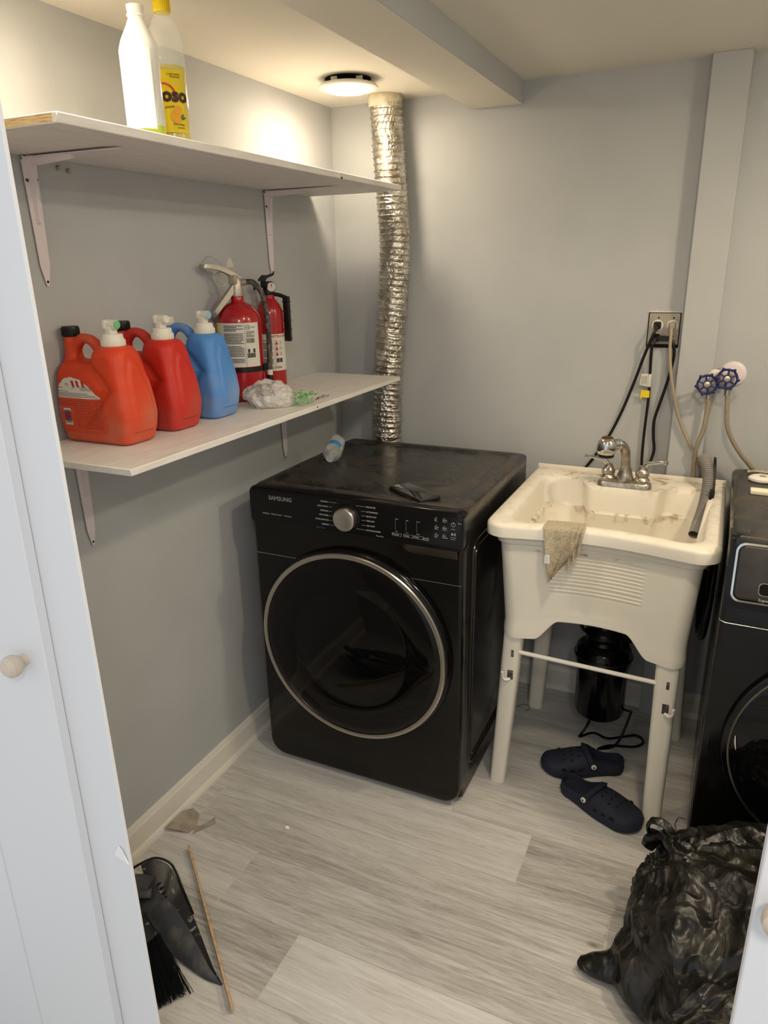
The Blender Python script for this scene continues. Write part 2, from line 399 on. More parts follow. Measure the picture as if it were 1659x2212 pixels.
def cylpatch(c, r, a0, a1, z0, z1, th=.0006, n=16):
    mb = MB(); c = Vector(c); rings = []
    for k in range(n+1):
        a = a0+(a1-a0)*k/n; d = V(cos(a), sin(a), 0)
        rings.append([c+d*r+V(0, 0, z0), c+d*(r+th)+V(0, 0, z0), c+d*(r+th)+V(0, 0, z1), c+d*r+V(0, 0, z1)])
    mb.loft(rings); return mb
def wrap(mb, c, r, a_mid, th=.0006):
    """mesh built in local (s, h, n) plane coords: x arc length, y height, z out -> wrapped on a vertical cylinder"""
    c = Vector(c)
    def f(p):
        a = a_mid+p.x/r; return c+V(cos(a), sin(a), 0)*(r+p.z+th)+V(0, 0, p.y)
    return mb.fn(f)
def flatbox(x0, x1, y0, y1, t=.0004, n=1):
    mb = MB()
    for k in range(n): mb.box(x0+(x1-x0)*k/n, x0+(x1-x0)*(k+1)/n, y0, y1, 0, t)
    return mb

# ================================================================== SETTING
H1, H2 = 2.144, 2.158
XR, YF = 2.30, -1.91
struct('floor', MB().box(-.1, 2.6, -4.2, .1, -.05, 0), 'floor', 'grey oak plank floor')
struct('wall_left', MB().box(-.1, 0, YF, .1, 0, 2.3), 'wall', 'pale grey painted left wall')
struct('wall_back', MB().box(0, 2.4, 0, .1, 0, 2.3), 'wall', 'pale grey painted back wall')
struct('wall_right', MB().box(XR, XR+.1, YF, .0, 0, 2.3), 'wall', 'pale grey painted right wall')
struct('ceiling', MB().box(-.05, .60, YF-.1, .05, H1, H1+.1).box(.60, XR+.1, YF-.1, .05, H2, H2+.1), 'ceiling', 'off-white ceiling')
# boxed beam running front to back under the ceiling
bm_ = MB(); bm_.box(.529, .699, YF, 0, 2.090, 2.159, .002, 1)
struct('trim_1', bm_, 'ceiling', 'boxed ceiling beam')
bm_ = MB(); bm_.box(.6985, .7000, YF, -.0005, 2.0905, 2.1575)
struct('trim_4', bm_, 'wall', 'grey painted right side of the ceiling beam')
# pipe chase in the back wall
struct('trim_2', MB().box(1.252, 1.356, -.050, .0, 0, H2, .002, 1), 'wall', 'narrow boxed pipe chase')
# front wall with the opening
fw = MB(); fw.box(-1.2, .56, YF, YF+.03, 0, 2.3).box(1.56, 3.0, YF, YF+.03, 0, 2.3).box(.56, 1.56, YF, YF+.03, 2.05, 2.3)
struct('wall_front', fw, 'wall', 'front wall around the doorway')
# baseboards
def baseboard(name, pts, lab):
    # pts: (origin, dir, length, normal)
    o, d, L, n = pts; o, d, n = Vector(o), Vector(d), Vector(n)
    mb = MB(); prof = [(0, 0), (.024, 0), (.0235, .006), (.0205, .0135), (.016, .0175), (.013, .019), (.013, .072), (.0125, .078), (.009, .083), (.0075, .093), (0, .095)]
    A = [o+n*a+V(0, 0, b) for a, b in prof]; mb.loft([A, [p+d*L for p in A]])
    struct(name, mb, 'trim', lab)
baseboard('baseboard_left', ((0, YF+.03, 0), (0, 1, 0), -YF-.03, (1, 0, 0)), 'cream baseboard with quarter round along the left wall')
baseboard('baseboard_back', ((.02, 0, 0), (1, 0, 0), 1.232, (0, -1, 0)), 'cream baseboard along the back wall')
baseboard('baseboard_back.001', ((1.356, 0, 0), (1, 0, 0), .94, (0, -1, 0)), 'cream baseboard right of the pipe chase')
# left casing board + folded door leaf with knob
cas = MB(); cas.box(.40, .641, YF-.02, YF-.014, 0, 2.06, .0015, 1); cas.fn(lambda p: V(p.x-.010*(p.z-1.09), p.y, p.z))
struct('trim_3', cas, 'doorpaint', 'wide white door casing')
d = MB(); d.box(-.25, .563, YF-.038, YF-.0205, .01, 2.05, .0015, 1)
dl = struct('door_1', d, 'doorpaint', 'white folding door leaf at the left')
pn = MB(); pn.prism(rrect(-.20, .36, .12, 1.95, .004, 2), (0, YF-.038, 0), (1, 0, 0), (0, 0, 1), (0, -.0018, 0))
struct('door_panel', pn, 'doorpaint', None, dl)
def doorknob(c, parent):
    mb = MB(); mb.lathe([(.009, 0), (.009, .002), (.007, .004), (.0075, .007), (.012, .010), (.0158, .016), (.0168, .021), (.0155, .028), (.011, .033), (.004, .035), (0, .0352)], c, (0, -1, 0), 32)
    o = struct('door_knob', mb, 'knob', 'round beige knob', parent); return o
doorknob((.520, YF-.038, 1.077), dl)
# right door leaf
d = MB(); d.box(1.477, 2.1, YF-.038, YF-.0205, .01, 2.05, .0015, 1)
dr = struct('door_2', d, 'doorpaint', 'white folding door leaf at the right')
doorknob((1.497, YF-.038, 1.046), dr)
# torn paper on casing edge
tp = MB(); tp.prism([(0, 0), (.010, .020), (.017, .014), (.026, -.010), (.020, -.006), (.008, -.003)], (.618, YF-.0215, .745), (1, 0, 0), (0, 0, 1), (0, -.002, 0))
single('tape_scrap', tp, 'paper', 'small torn white tape scrap stuck to the left casing edge', 'tape', (.62, YF-.02, .74))
# ================================================================== LAMPS
LAMPLAB = ['round downlight hanging loose from the ceiling near the back corner', 'round downlight in the ceiling above the white spray bottle',
           'round downlight in the ceiling right of the beam above the washer', 'round downlight in the ceiling right of the beam near the doorway']
def lamp(i):
    x, y, z = LAMPS[i]; drop = .022
    t = Thing('recessed_downlight', LAMPLAB[i], 'lamp', (x, y, z))
    hb = MB(); hb.lathe([(.070, -.0006), (.070, -.0020), (0, -.0020)], (x, y, z), n=48); hb.lathe([(.045, -.001), (.05, -drop+.004)], (x, y, z), n=32)
    t.part('housing', hb, 'hole')
    rg = MB(); rg.lathe([(.080, -drop+.006), (.088, -drop+.002), (.091, -drop-.002), (.090, -drop-.005), (.080, -drop-.007), (.066, -drop-.008), (.066, -drop+.006)], (x, y, z), n=64, cap=False)
    rg.lathe([(.08, -drop+.006), (.0, -drop+.006)], (x, y, z), n=64)
    t.part('trim_ring', rg, 'lampbody')
    df = MB(); df.lathe([(.0665, -drop-.006), (.066, -drop-.010), (.058, -drop-.0125), (.035, -drop-.015), (.0, -drop-.016)], (x, y, z), n=48, cap=False)
    o = t.part('diffuser', df, M['diffuser'].copy())
    area = pi*.066**2
    b = o.data.materials[0].node_tree.nodes['Principled BSDF']
    b.inputs['Emission Strength'].default_value = LAMP_POWER*LAMP_SCALE[i]/(pi*area)/1.0
    for a in (radians(200), radians(255), radians(330)):
        cl = MB(); c = V(x+.062*cos(a), y+.062*sin(a), z)
        cl.box(c.x-.010, c.x+.010, c.y-.002, c.y+.002, z-drop+.006, z-.003)
        t.part('spring_clip', cl, 'lampbody')
for i in range(len(LAMPS)): lamp(i)

# ================================================================== DUCT
def duct():
    t = Thing('foil_duct', 'crinkled silver foil dryer duct rising behind the dryer to the ceiling', 'duct', (.25, -.08, .6))
    pts = [(.251, -.08, 2.143), (.256, -.08, 2.05), (.262, -.08, 1.96), (.269, -.08, 1.86), (.279, -.08, 1.72), (.279, -.08, 1.628), (.271, -.08, 1.486), (.256, -.08, 1.321), (.243, -.08, 1.149), (.239, -.08, .974), (.245, -.08, .80), (.27, -.08, .62)]
    P = catmull(pts, 60); mb = MB(); n = 40; rings = []; tot = 0
    for i, p in enumerate(P):
        if i: tot += (p-P[i-1]).length
        tg = (P[min(i+1, len(P)-1)]-P[max(i-1, 0)]).normalized(); a = tg.cross(V(0, 1, 0)).normalized(); b = a.cross(tg)
        ring = []
        for k in range(n):
            an = 2*pi*k/n; ph = (tot/.0205-k/n) % 1.0
            rad = .0530+.0056*(max(0, 1-abs(ph-.5)*7))+.0012*noise.noise(V(cos(an)*3, sin(an)*3, tot*60))
            rad += .0022*noise.noise(V(cos(an)*7, sin(an)*7, tot*110))
            if tot < .035: rad = .056
            ring.append(p+a*(rad*cos(an))+b*(rad*sin(an)))
        rings.append(ring)
    mb.loft(rings); t.part('hose', mb, 'foil', smooth=60)
    c = MB(); c.lathe([(.0575, 0), (.0578, -.008), (.0572, -.020), (.0565, -.036), (.054, -.036), (.054, 0)], (.251, -.08, 2.1435), n=48, cap=False)
    t.part('collar', c, 'dirtywhite', label='yellowed plastic collar at the ceiling')
duct()

# ================================================================== SHELVES
def shelf(lab, x, ya, yb, z, th):
    t = Thing('shelf', lab, 'shelf', (0, (ya+yb)/2, z-th))
    mb = MB(); mb.box(.001, x, ya, yb, z-th, z, .0018, 1)
    s = t.part('board', mb, 'shelf')
    e = MB(); e.box(.001, x-.012, ya-.0006, ya+.0004, z-th+.0022, z-.0015)
    return t, s, e
t1, s1, e1 = shelf('long white upper shelf with raw pine end carrying two cleaner bottles', .351, -1.583, -.180, 1.857, .017)
t1.part('bare_end', e1, 'pine', label='bare pine end grain')
n = MB(); n.box(.3505, .3515, -.602, -.594, 1.8405, 1.8455).box(.3505, .3514, -.603, -.600, 1.851, 1.853)
t1.part('nail_hole', n, 'hole')
t2, s2, e2 = shelf('long white lower shelf holding detergent jugs and fire extinguishers', .345, -1.521, -.191, 1.234, .015)
e2.bm.free()
n = MB(); n.box(.3445, .3454, -.783, -.778, 1.226, 1.230)
t2.part('nail_hole', n, 'hole')
def bracket(y, ztop, lab, grp):
    t = Thing('shelf_bracket', lab, 'bracket', (0, y, ztop), grp)
    mb = MB(); w0, w1, th = .0195, .0110, .0022
    L1, L2 = .262, .262
    # plates: vertical on wall, horizontal under shelf, rounded corner
    prof = [(.004, -L2), (.004, -.03), (.006, -.014), (.014, -.0055), (.03, -.004), (L1, -.004)]
    P = catmull([V(a, 0, b) for a, b in prof], 6)
    rings = []; tot = 0; ls = [0]
    for i in range(1, len(P)): ls.append(ls[-1]+(P[i]-P[i-1]).length)
    for i, p in enumerate(P):
        tg = (P[min(i+1, len(P)-1)]-P[max(i-1, 0)]).normalized(); nr = V(tg.z, 0, -tg.x)
        if nr.x < 0: nr = -nr
        nr = V(-tg.z, 0, tg.x)*-1
        u = min(ls[i], ls[-1]-ls[i])/(ls[-1]/2); wd = w1+(w0-w1)*min(1, u)
        e = min(ls[i], ls[-1]-ls[i]); 
        if e < .008: wd *= math.sqrt(max(.05, 1-(1-e/.008)**2))
        o = V(0, y, ztop)+p
        rings.append([o+V(0, -wd, 0), o+V(0, wd, 0), o+V(0, wd, 0)+nr*th, o+V(0, -wd, 0)+nr*th])
    mb.loft(rings)
    t.part('arm', mb, 'bracket')
    # pressed rib along the inside, deepest in the corner
    rb = MB(); rr = []
    for i, p in enumerate(P):
        tg = (P[min(i+1, len(P)-1)]-P[max(i-1, 0)]).normalized(); nr = V(tg.z, 0, -tg.x)
        u = min(ls[i], ls[-1]-ls[i])/(ls[-1]/2); hgt = .003+.013*min(1, u)**1.1; wd = .0045+.004*u
        o = V(0, y, ztop)+p+nr*.0015
        rr.append([o+V(0, -wd, 0), o+V(0, -wd*.45, 0)+nr*hgt, o+V(0, wd*.45, 0)+nr*hgt, o+V(0, wd, 0)])
    rb.loft(rr[3:-3]); t.part('rib', rb, 'bracket')
    sc = MB(); sc.lathe([(.0035, 0), (.003, .002), (0, .0026)], (.0062, y-.0125, ztop-.048), (1, 0, 0), 12); t.part('screw', sc, 'screw', label='rusty screw')
    for yy, zz in ((y+.0135, -.045), (y, -L2+.009)): hl = MB(); hl.lathe([(.0030, 0), (.0030, .0004), (0, .0005)], (.0062, yy, ztop+zz), (1, 0, 0), 12); t.part('screw_hole', hl, 'hole')
G = None
bracket(-1.352, 1.840, 'white steel bracket under the upper shelf at its open left end', G)
bracket(-.452, 1.840, 'white steel bracket under the upper shelf above the smaller extinguisher', G)
bracket(-1.340, 1.2185, 'white steel bracket under the lower shelf below the orange jug', G)
bracket(-.440, 1.2185, 'white steel bracket under the lower shelf above the dryer corner', G)
# rawl plugs left in the wall under the upper shelf
for k, (yy, zz) in enumerate(((-1.272, 1.826), (-1.245, 1.822))):
    mb = MB(); mb.lathe([(.005, 0), (.0055, .003), (.004, .009), (.0015, .0095)], (0, yy, zz), (1, -.3, -.3), 12)
    single('wall_plug', mb, 'beigecord', ['stub of a wall plug under the upper shelf, nearer the left bracket', 'stub of a wall plug under the upper shelf, farther from the left bracket'][k], 'wall plug', (0, yy, zz), 'wall plugs under the upper shelf')

# ================================================================== BOTTLES ON THE UPPER SHELF
def oval(prof, c, sx=1.0, sy=1.0, n=40):
    mb = MB(); mb.lathe(prof, (0, 0, 0), n=n); mb.fn(lambda p: V(p.x*sx+c[0], p.y*sy+c[1], p.z+c[2])); return mb
c = (.292, -1.302, 1.857)
t = Thing('spray_bottle', 'capless clear bottle with white label glaring in the light on the upper shelf', 'bottle', c)
t.part('body', oval([(.028, 0), (.036, .006), (.037, .02), (.036, .10), (.0385, .145), (.0385, .155), (.034, .168), (.022, .190), (.0155, .203), (.0150, .206), (.0175, .208), (.0175, .211), (.0150, .213), (.0165, .221), (.0165, .226), (.013, .2265)], c, 1, .92), 'whitepet')
t.part('label', cylpatch((c[0], c[1], c[2]), .0378, radians(-165), radians(-20), .012, .150), 'whitelabel')
t.part('liquid', oval([(.0355, .003), (.0366, .018), (.0362, .045), (.0, .045)], c, 1.01, .93), 'greenliquid', label='green liquid left in the bottle')
c = (.262, -1.188, 1.857)
t = Thing('cleaner_bottle', 'clear bottle of yellow cleaner with yellow cap on the upper shelf', 'bottle', c)
b = t.part('body', oval([(.030, 0), (.037, .005), (.038, .05), (.038, .152), (.036, .158), (.0375, .164), (.0355, .168), (.037, .174), (.035, .178), (.0365, .184), (.0345, .188), (.035, .194), (.031, .212), (.023, .232), (.0155, .243), (.0145, .248), (.0145, .257)], c, 1, .95), 'clearpet')
t.part('liquid', oval([(.029, .003), (.0355, .008), (.0365, .05), (.0365, .148), (.0, .148)], c, 1, .95), 'yellowliq', label='yellow cleaning liquid')
cp = MB(); cp.lathe([(.0165, .246), (.0168, .250), (.0165, .272), (.014, .2765), (0, .277)], c, n=32)
for k in range(24):
    a = 2*pi*k/24; p = V(c[0]+.0166*cos(a), c[1]+.0166*sin(a), c[2]); cp.box(p.x-.0006, p.x+.0006, p.y-.0006, p.y+.0006, c[2]+.249, c[2]+.270)
t.part('cap', cp, 'yellow')
am = radians(-40)
lb = t.part('label', cylpatch(c, .0384, am-1.25, am+.62, .022, .138), 'yellow')
t.part('label_print', wrap(text_mb('oso', .025, (-.024, .080, 0), (1, 0, 0), (0, 1, 0), .0003, bold=.045), c, .0396, am), 'brown', lb)
def sp_(x_): t.part('small_print', wrap(x_, c, .0392, am), 'brown', lb)
x_ = MB(); x_.add(text_mb('Long Lasting', .0035, (-.010, .128, 0), (1, 0, 0), (0, 1, 0), .0003)); x_.add(text_mb('Freshness', .0035, (-.004, .123, 0), (1, 0, 0), (0, 1, 0), .0003))
sp_(x_); x_ = MB(); x_.add(text_mb('cleaner', .005, (-.020, .066, 0), (1, .15, 0), (-.15, 1, 0), .0003)); sp_(x_); x_ = MB(); x_.add(text_mb('Refreshing', .0038, (-.006, .036, 0), (1, 0, 0), (0, 1, 0), .0003)); x_.add(text_mb('Lemon', .0038, (.002, .030, 0), (1, 0, 0), (0, 1, 0), .0003))
sp_(x_)
x_ = MB(); x_.prism([(.012*cos(a*pi/8), .012*sin(a*pi/8)) for a in range(16)], (.002, .052, 0), (1, 0, 0), (0, 1, 0), (0, 0, .0003)); x_.prism([(.008*cos(a*pi/8), .008*sin(a*pi/8)) for a in range(16)], (.006, .064, 0), (1, 0, 0), (0, 1, 0), (0, 0, .0002))
t.part('lemon_print', wrap(x_, c, .0402, am), 'lemon', lb)
x_ = MB(); x_.prism([(0, 0), (.006, .001), (.010, .006), (.004, .006), (.006, .012), (-.001, .008)], (.012, .046, 0), (1, 0, 0), (0, 1, 0), (0, 0, .0004)); t.part('leaf_print', wrap(x_, c, .0408, am), 'leaf', lb)
x_ = MB(); ar = [(.026*cos(a), .026*sin(a)) for a in [radians(20+10*k) for k in range(15)]]+[(.022*cos(a), .022*sin(a)) for a in [radians(160-10*k) for k in range(15)]]
x_.prism(ar, (-.020, .088, 0), (1, 0, 0), (0, 1, 0), (0, 0, .0003)); t.part('rainbow_print', wrap(x_, c, .0392, am), 'redprint', lb)

# ================================================================== DETERGENT JUGS
def rr_ring(x0, x1, hy, r, z, n=6, cy=0):
    return [V(a, b+cy, z) for a, b in rrect(x0, x1, -hy, hy, r, n)]
def jug(y, material, capcol, btn, lab, dark, labelled=False, x0=.014, sc=1.0, name='detergent_jug'):
    Z = 1.234
    t = Thing(name, lab, 'jug', (x0, y, Z))
    mb = MB()
    # lower body
    rings = [rr_ring(.002, .184, .043, .016, .001), rr_ring(-.004, .191, .050, .022, .006), rr_ring(-.008, .200, .055, .024, .035), rr_ring(-.009, .204, .057, .024, .065), rr_ring(-.009, .200, .056, .024, .10),
             rr_ring(-.008, .193, .053, .022, .135), rr_ring(-.005, .186, .048, .020, .160), rr_ring(-.001, .17, .037, .018, .176), rr_ring(.006, .15, .022, .014, .183)]
    mb.loft(rings)
    # front column
    rings = [rr_ring(.080, .195, .053, .024, .10), rr_ring(.090, .190, .051, .024, .14), rr_ring(.093, .186, .048, .026, .175), rr_ring(.096, .182, .045, .032, .200), rr_ring(.099, .178, .040, .036, .2125)]
    mb.loft(rings)
    # pour neck
    mb.lathe([(.022, .12), (.026, .150), (.024, .175), (.0185, .20), (.0165, .236)], (.013, 0, 0), n=28)
    # handle
    mb.tube([(.016, 0, .190), (.026, 0, .214), (.048, 0, .2295), (.074, 0, .226), (.096, 0, .206), (.110, 0, .176)], lambda u: .0115+.004*abs(u-.5)*2, 14, 6)
    mb = remesh(mb, .0028, 5)
    def sculpt(p):
        # waist groove on both flanks and a raised front shield
        q = p.copy(); sgn = 1 if q.y > 0 else -1
        if abs(q.y) > .02 and q.z < .20:
            xc = .125+.30*(q.z-.10)*.4+(.03 if q.z > .12 else .0)
            xc = .150-.9*abs(q.z-.125)
            d = (q.x-xc)/.016
            q.y -= sgn*.009*math.exp(-d*d)*min(1, max(0, (q.z-.02)/.04))*min(1, max(0, (.19-q.z)/.03))
        if q.x > .15 and q.z > .03:
            e = (q.y/.030)**2+((q.z-.06)/.125)**2
            q.x += .0050*(1/(1+math.exp(min(50, (e-1)*20))))
        return q
    mb.fn(sculpt); mb.fn(lambda p: V(p.x*sc+x0, p.y+y, p.z+Z))
    body = t.part('body', mb, material, smooth=80)
    col = MB(); col.lathe([(.0375, .206), (.0400, .2085), (.0400, .2115), (.0375, .2145), (.024, .2165)], (x0+.138*sc, y, Z), n=32); t.part('shoulder_ring', col, material)
    pc = MB(); pc.lathe([(.0180, .234), (.0190, .236), (.0190, .254), (.0178, .2565), (0, .257)], (x0+.013*sc, y, Z), n=32)
    for k in range(30):
        a = 2*pi*k/30; px, py = x0+.013*sc+.0190*cos(a), y+.0190*sin(a); pc.box(px-.0006, px+.0006, py-.0006, py+.0006, Z+.237, Z+.253)
    t.part('pour_cap', pc, capcol)
    # dispenser tap
    cx_ = x0+.138*sc
    tp = MB(); tp.lathe([(.0255, .2155), (.0260, .218), (.0260, .229), (.0235, .232), (.0225, .240), (.021, .242), (0, .242)], (cx_, y, Z), n=36)
    for k in range(36):
        a = 2*pi*k/36; px, py = cx_+.0258*cos(a), y+.0258*sin(a); tp.box(px-.0006, px+.0006, py-.0006, py+.0006, Z+.2175, Z+.2285)
    tapo = t.part('tap_base', tp, 'whitecap')
    sp = MB(); sp.box(cx_-.011, cx_+.008, y-.011, y+.010, Z+.240, Z+.262, .003, 2); sp.tube([(cx_-.004, y-.001, Z+.262), (cx_+.008, y-.001, Z+.262), (cx_+.017, y-.001, Z+.262)], .0105, 20, 1)
    sp.box(cx_-.016, cx_-.004, y-.013, y+.011, Z+.252, Z+.2725, .004, 2)
    t.part('tap_spout', sp, 'whitecap', tapo)
    bt = MB(); bt.lathe([(.0092, 0), (.0092, .003), (.008, .004), (0, .004)], (cx_+.0165, y-.001, Z+.262), (1, 0, 0), 24); t.part('tap_button', bt, btn, tapo)
    if labelled:
        # arched back label on the flank that faces the doorway
        yl = y-.0560
        P = [(-.001, .030), (-.003, .06), (-.001, .095), (.008, .128), (.024, .146), (.046, .150), (.074, .145), (.100, .131), (.122, .112), (.138, .088), (.144, .060), (.144, .034), (.136, .024), (.008, .024)]
        def onflank(mbb, off):
            # push the flat artwork onto the jug flank with a ray from outside
            from mathutils.bvhtree import BVHTree
            bb = bmesh.new(); bb.from_mesh(body.data); tr = BVHTree.FromBMesh(bb); bb.free(); L = Vector(t.loc)
            for v in mbb.bm.verts:
                hit = tr.ray_cast(V(v.co.x, y-.12, v.co.z)-L, V(0, 1, 0))
                if hit[0] is not None: v.co.y = hit[0].y+L.y-off+(v.co.y-yl)
            return mbb
        def grid(poly_f, xs, zs):
            g = MB(); vs = {}
            for i, xx in enumerate(xs):
                for j, zz in enumerate(zs): vs[i, j] = g.bm.verts.new((x0+xx*sc, yl, Z+zz))
            for i in range(len(xs)-1):
                for j in range(len(zs)-1):
                    if poly_f((xs[i]+xs[i+1])/2, (zs[j]+zs[j+1])/2): g.bm.faces.new((vs[i, j], vs[i+1, j], vs[i+1, j+1], vs[i, j+1]))
            for v in [v for v in g.bm.verts if not v.link_faces]: g.bm.verts.remove(v)
            return g
        def inside(px, pz):
            r = False; n = len(P)
            for i in range(n):
                (ax, ay), (bx, by) = P[i], P[(i+1) % n]
                if (ay > pz) != (by > pz) and px < (bx-ax)*(pz-ay)/(by-ay)+ax: r = not r
            return r
        xs = [-.004+k*.002 for k in range(78)]; zs = [k*.002 for k in range(78)]
        lw = t.part('label', onflank(grid(lambda a, b_: inside(a, b_) and b_ > .104, xs, zs), .0007), 'label', label='white top of the back label')
        lo_ = t.part('label', onflank(grid(lambda a, b_: inside(a, b_) and b_ <= .104, xs, zs), .0006), 'labelprint', label='orange lower half of the back label')
        tx = MB()
        for (px, pz, ww) in [(.008, .126, .014), (.014, .138, .006), (.030, .132, .012), (.030, .135, .010), (.050, .126, .008), (.006, .118, .034), (.008, .114, .09), (.008, .1105, .11), (.008, .107, .115), (.075, .122, .035), (.075, .1255, .028), (.078, .129, .018)]:
            for q in range(int(ww/.002)): tx.box(x0+(px+q*.002)*sc, x0+(px+q*.002+.0014)*sc, yl-.0002, yl, Z+pz, Z+pz+.0011)
        t.part('label_text', onflank(tx, .0009), 'ink', lw)
        tx = MB()
        for r_ in range(13):
            zz = .097-r_*.0050; xa = .052 if r_ > 2 else .004
            for q in range(int((.138-xa)/.0024)):
                if random.random() < .88: tx.box(x0+(xa+q*.0024)*sc, x0+(xa+q*.0024+.0018)*sc, yl-.0002, yl, Z+zz, Z+zz+.0010)
        t.part('label_text', onflank(tx, .0008), mat('dark_red_print', (150, 40, 24), .6), lo_)
        tx = MB(); tx.box(x0+.018*sc, x0+.040*sc, yl-.0002, yl, Z+.042, Z+.080); t.part('barcode', onflank(tx, .0008), 'label', lo_)
        tx = MB()
        for q in range(11): tx.box(x0+.020*sc, x0+.038*sc, yl-.0002, yl, Z+.046+q*.0028, Z+.046+q*.0028+(.0017 if q % 3 else .0010))
        t.part('barcode_lines', onflank(tx, .0010), mat('navy_print', (40, 44, 90), .6), lo_)
        tx = MB(); tx.box(x0+.003*sc, x0+.011*sc, yl-.0002, yl, Z+.060, Z+.083); t.part('label_mark', onflank(tx, .0008), mat('lilac_print', (160, 150, 190), .6), lo_)
        # red flame letters on white part
        tx = MB()
        for a in (.052, .066, .082): tx.prism([(0, 0), (.008, -.003), (.003, .012), (-.005, .013)], (x0+a*sc, yl, Z+.130), (1, 0, 0), (0, 0, 1), (0, -.0002, 0))
        t.part('label_mark', onflank(tx, .0009), 'redink', lw)
    return t
jug(-1.330, 'orange', 'black', 'greenbtn', 'dusty orange-red detergent jug with green tap button, leftmost on the lower shelf', True, True)
jug(-1.170, 'red', 'black', 'whitecap', 'plain red detergent jug between the orange jug and the blue jug', True)
jug(-1.010, 'blue', 'whitecap', 'bluebtn', 'dusty blue detergent jug beside the larger fire extinguisher', True)

# ================================================================== FIRE EXTINGUISHERS
def text_rows(c, r, am, s0, s1, h0, h1, rows, seed, lh=.5, cell=.0016):
    random.seed(seed); mb = MB(); dh = (h1-h0)/rows
    for k in range(rows):
        if random.random() < .12: continue
        h = h1-(k+1)*dh; s = s0; e = s1-(random.random()*(s1-s0)*.4 if random.random() < .25 else 0)
        while s < e:
            wd = cell*random.uniform(.8, 2.4)
            mb.box(s, min(s+wd, e), h, h+dh*lh, 0, .0002); s += wd+cell*.45
    return wrap(mb, c, r, am)
def extinguisher_big():
    c = V(.083, -.762, 1.234); r = .064
    t = Thing('fire_extinguisher', 'larger red fire extinguisher with metal lever valve and black hose, behind the blue jug', 'fire extinguisher', c)
    b = MB(); b.lathe([(.050, 0), (.060, .002), (.0635, .010), (r, .02), (r, .222), (.0625, .236), (.057, .252), (.046, .266), (.032, .276), (.021, .281), (.0185, .284), (.0185, .300), (0, .300)], c, n=56)
    t.part('cylinder', b, 'extred')
    am = radians(-66)
    lb = t.part('label', cylpatch(c, r+.0003, am-1.25, am+1.12, .102, .226, n=30), 'label')
    rr = r+.0010
    t.part('label_text', text_rows(c, rr, am, -.036, .022, .106, .222, 26, 3), 'ink', lb)
    g = MB()
    for h, n_ in ((.170, 18), (.128, 24)):
        for q in range(n_): g.box(.030+q*.026/n_, .030+q*.026/n_+.0009*random.uniform(.4, 1), h, h+.013, 0, .0002)
    g.box(.032, .056, .142, .153, 0, .0002); g.box(.0258, .0264, .104, .224, 0, .0002)
    t.part('barcode', wrap(g, c, rr, am), 'ink', lb)
    t.part('label_text', text_rows(c, rr, am, .030, .056, .186, .204, 5, 5), 'ink', lb)
    g = MB(); 
    pts = [(.0072*cos(2*pi*k/24), .0072*sin(2*pi*k/24)) for k in range(24)]; inn = [(.0062*cos(2*pi*k/24), .0062*sin(2*pi*k/24)) for k in range(24)]
    g.loft([[V(.036+a, .2135+b_, 0) for a, b_ in pts], [V(.036+a, .2135+b_, 0) for a, b_ in inn], [V(.036+a, .2135+b_, .0002) for a, b_ in inn], [V(.036+a, .2135+b_, .0002) for a, b_ in pts]], loop=True)
    g.add(text_mb('UL', .0055, (.0325, .2108, 0), (1, 0, 0), (0, 1, 0), .0002)); g.add(text_mb('LISTED', .0030, (.0455, .212, 0), (1, 0, 0), (0, 1, 0), .0002))
    t.part('label_mark', wrap(g, c, rr, am), 'ink', lb)
    t.part('label', cylpatch(c, r+.0008, am-1.25, am-.92, .20, .2262), 'yellow', label='yellow strip at the label edge')
    st = MB(); st.lathe([(r+.0004, .086), (r+.003, .087), (r+.003, .099), (r+.0004, .100)], c, n=56, cap=False); s_ = t.part('strap', st, 'black')
    k = c+V(.064, .020, 0); bk = MB().box(k.x-.004, k.x+.006, k.y-.008, k.y+.010, k.z+.084, k.z+.106, .002); t.part('strap_buckle', bk, 'black', s_)
    # valve
    v = MB(); v.lathe([(.019, .298), (.0195, .302), (.0185, .325), (.017, .345), (.012, .352), (0, .353)], c, n=28)
    v.box(c.x-.013, c.x+.013, c.y-.022, c.y+.012, c.z+.330, c.z+.356, .004)
    v.tube([(c.x+.012, c.y+.004, c.z+.334), (c.x+.030, c.y+.010, c.z+.338)], .0095, 16, 1)
    vo = t.part('valve', v, 'brass')
    # carry handle: channel tapering down and toward the left/front
    D = V(-.62, -.78, 0).normalized(); Sd = V(-D.y, D.x, 0)
    def chan(name, A, B, w0, w1, lip, th=.0022, tip=True, bowl=0):
        mb = MB(); N = 14; R = []
        A, B = Vector(A), Vector(B); ax = (B-A).normalized(); sd = Sd; up = sd.cross(ax).normalized()
        if up.z < 0: up = -up
        for i in range(N+1):
            u = i/N; p = A.lerp(B, u)+up*(bowl*sin(pi*u)); w_ = w0+(w1-w0)*u
            if tip and u > .85: w_ *= math.sqrt(max(.05, 1-((u-.85)/.15)**2))
            l = lip*(1-.3*u)
            R.append([p-sd*w_-up*l, p-sd*w_, p+sd*w_, p+sd*w_-up*l, p+sd*(w_-th)-up*l, p+sd*(w_-th)-up*th, p-sd*(w_-th)-up*th, p-sd*(w_-th)-up*l])
        mb.loft(R); return mb
    hc = c+V(0, 0, .345)
    hd = chan('h', hc+D*.000, hc+D*.083+V(0, 0, -.098), .013, .0155, .017); hd.bevel(.0008, 1)
    t.part('carry_handle', hd, 'brass')
    lv = chan('l', hc+V(0, 0, .006)-D*.012, hc+D*.098+V(0, 0, .042), .012, .021, .014, bowl=.010)
    t.part('squeeze_lever', lv, 'brass')
    # pull-pin ring and tag
    rg = MB(); cc = hc+D*.045+V(0, 0, .0); R_ = .019
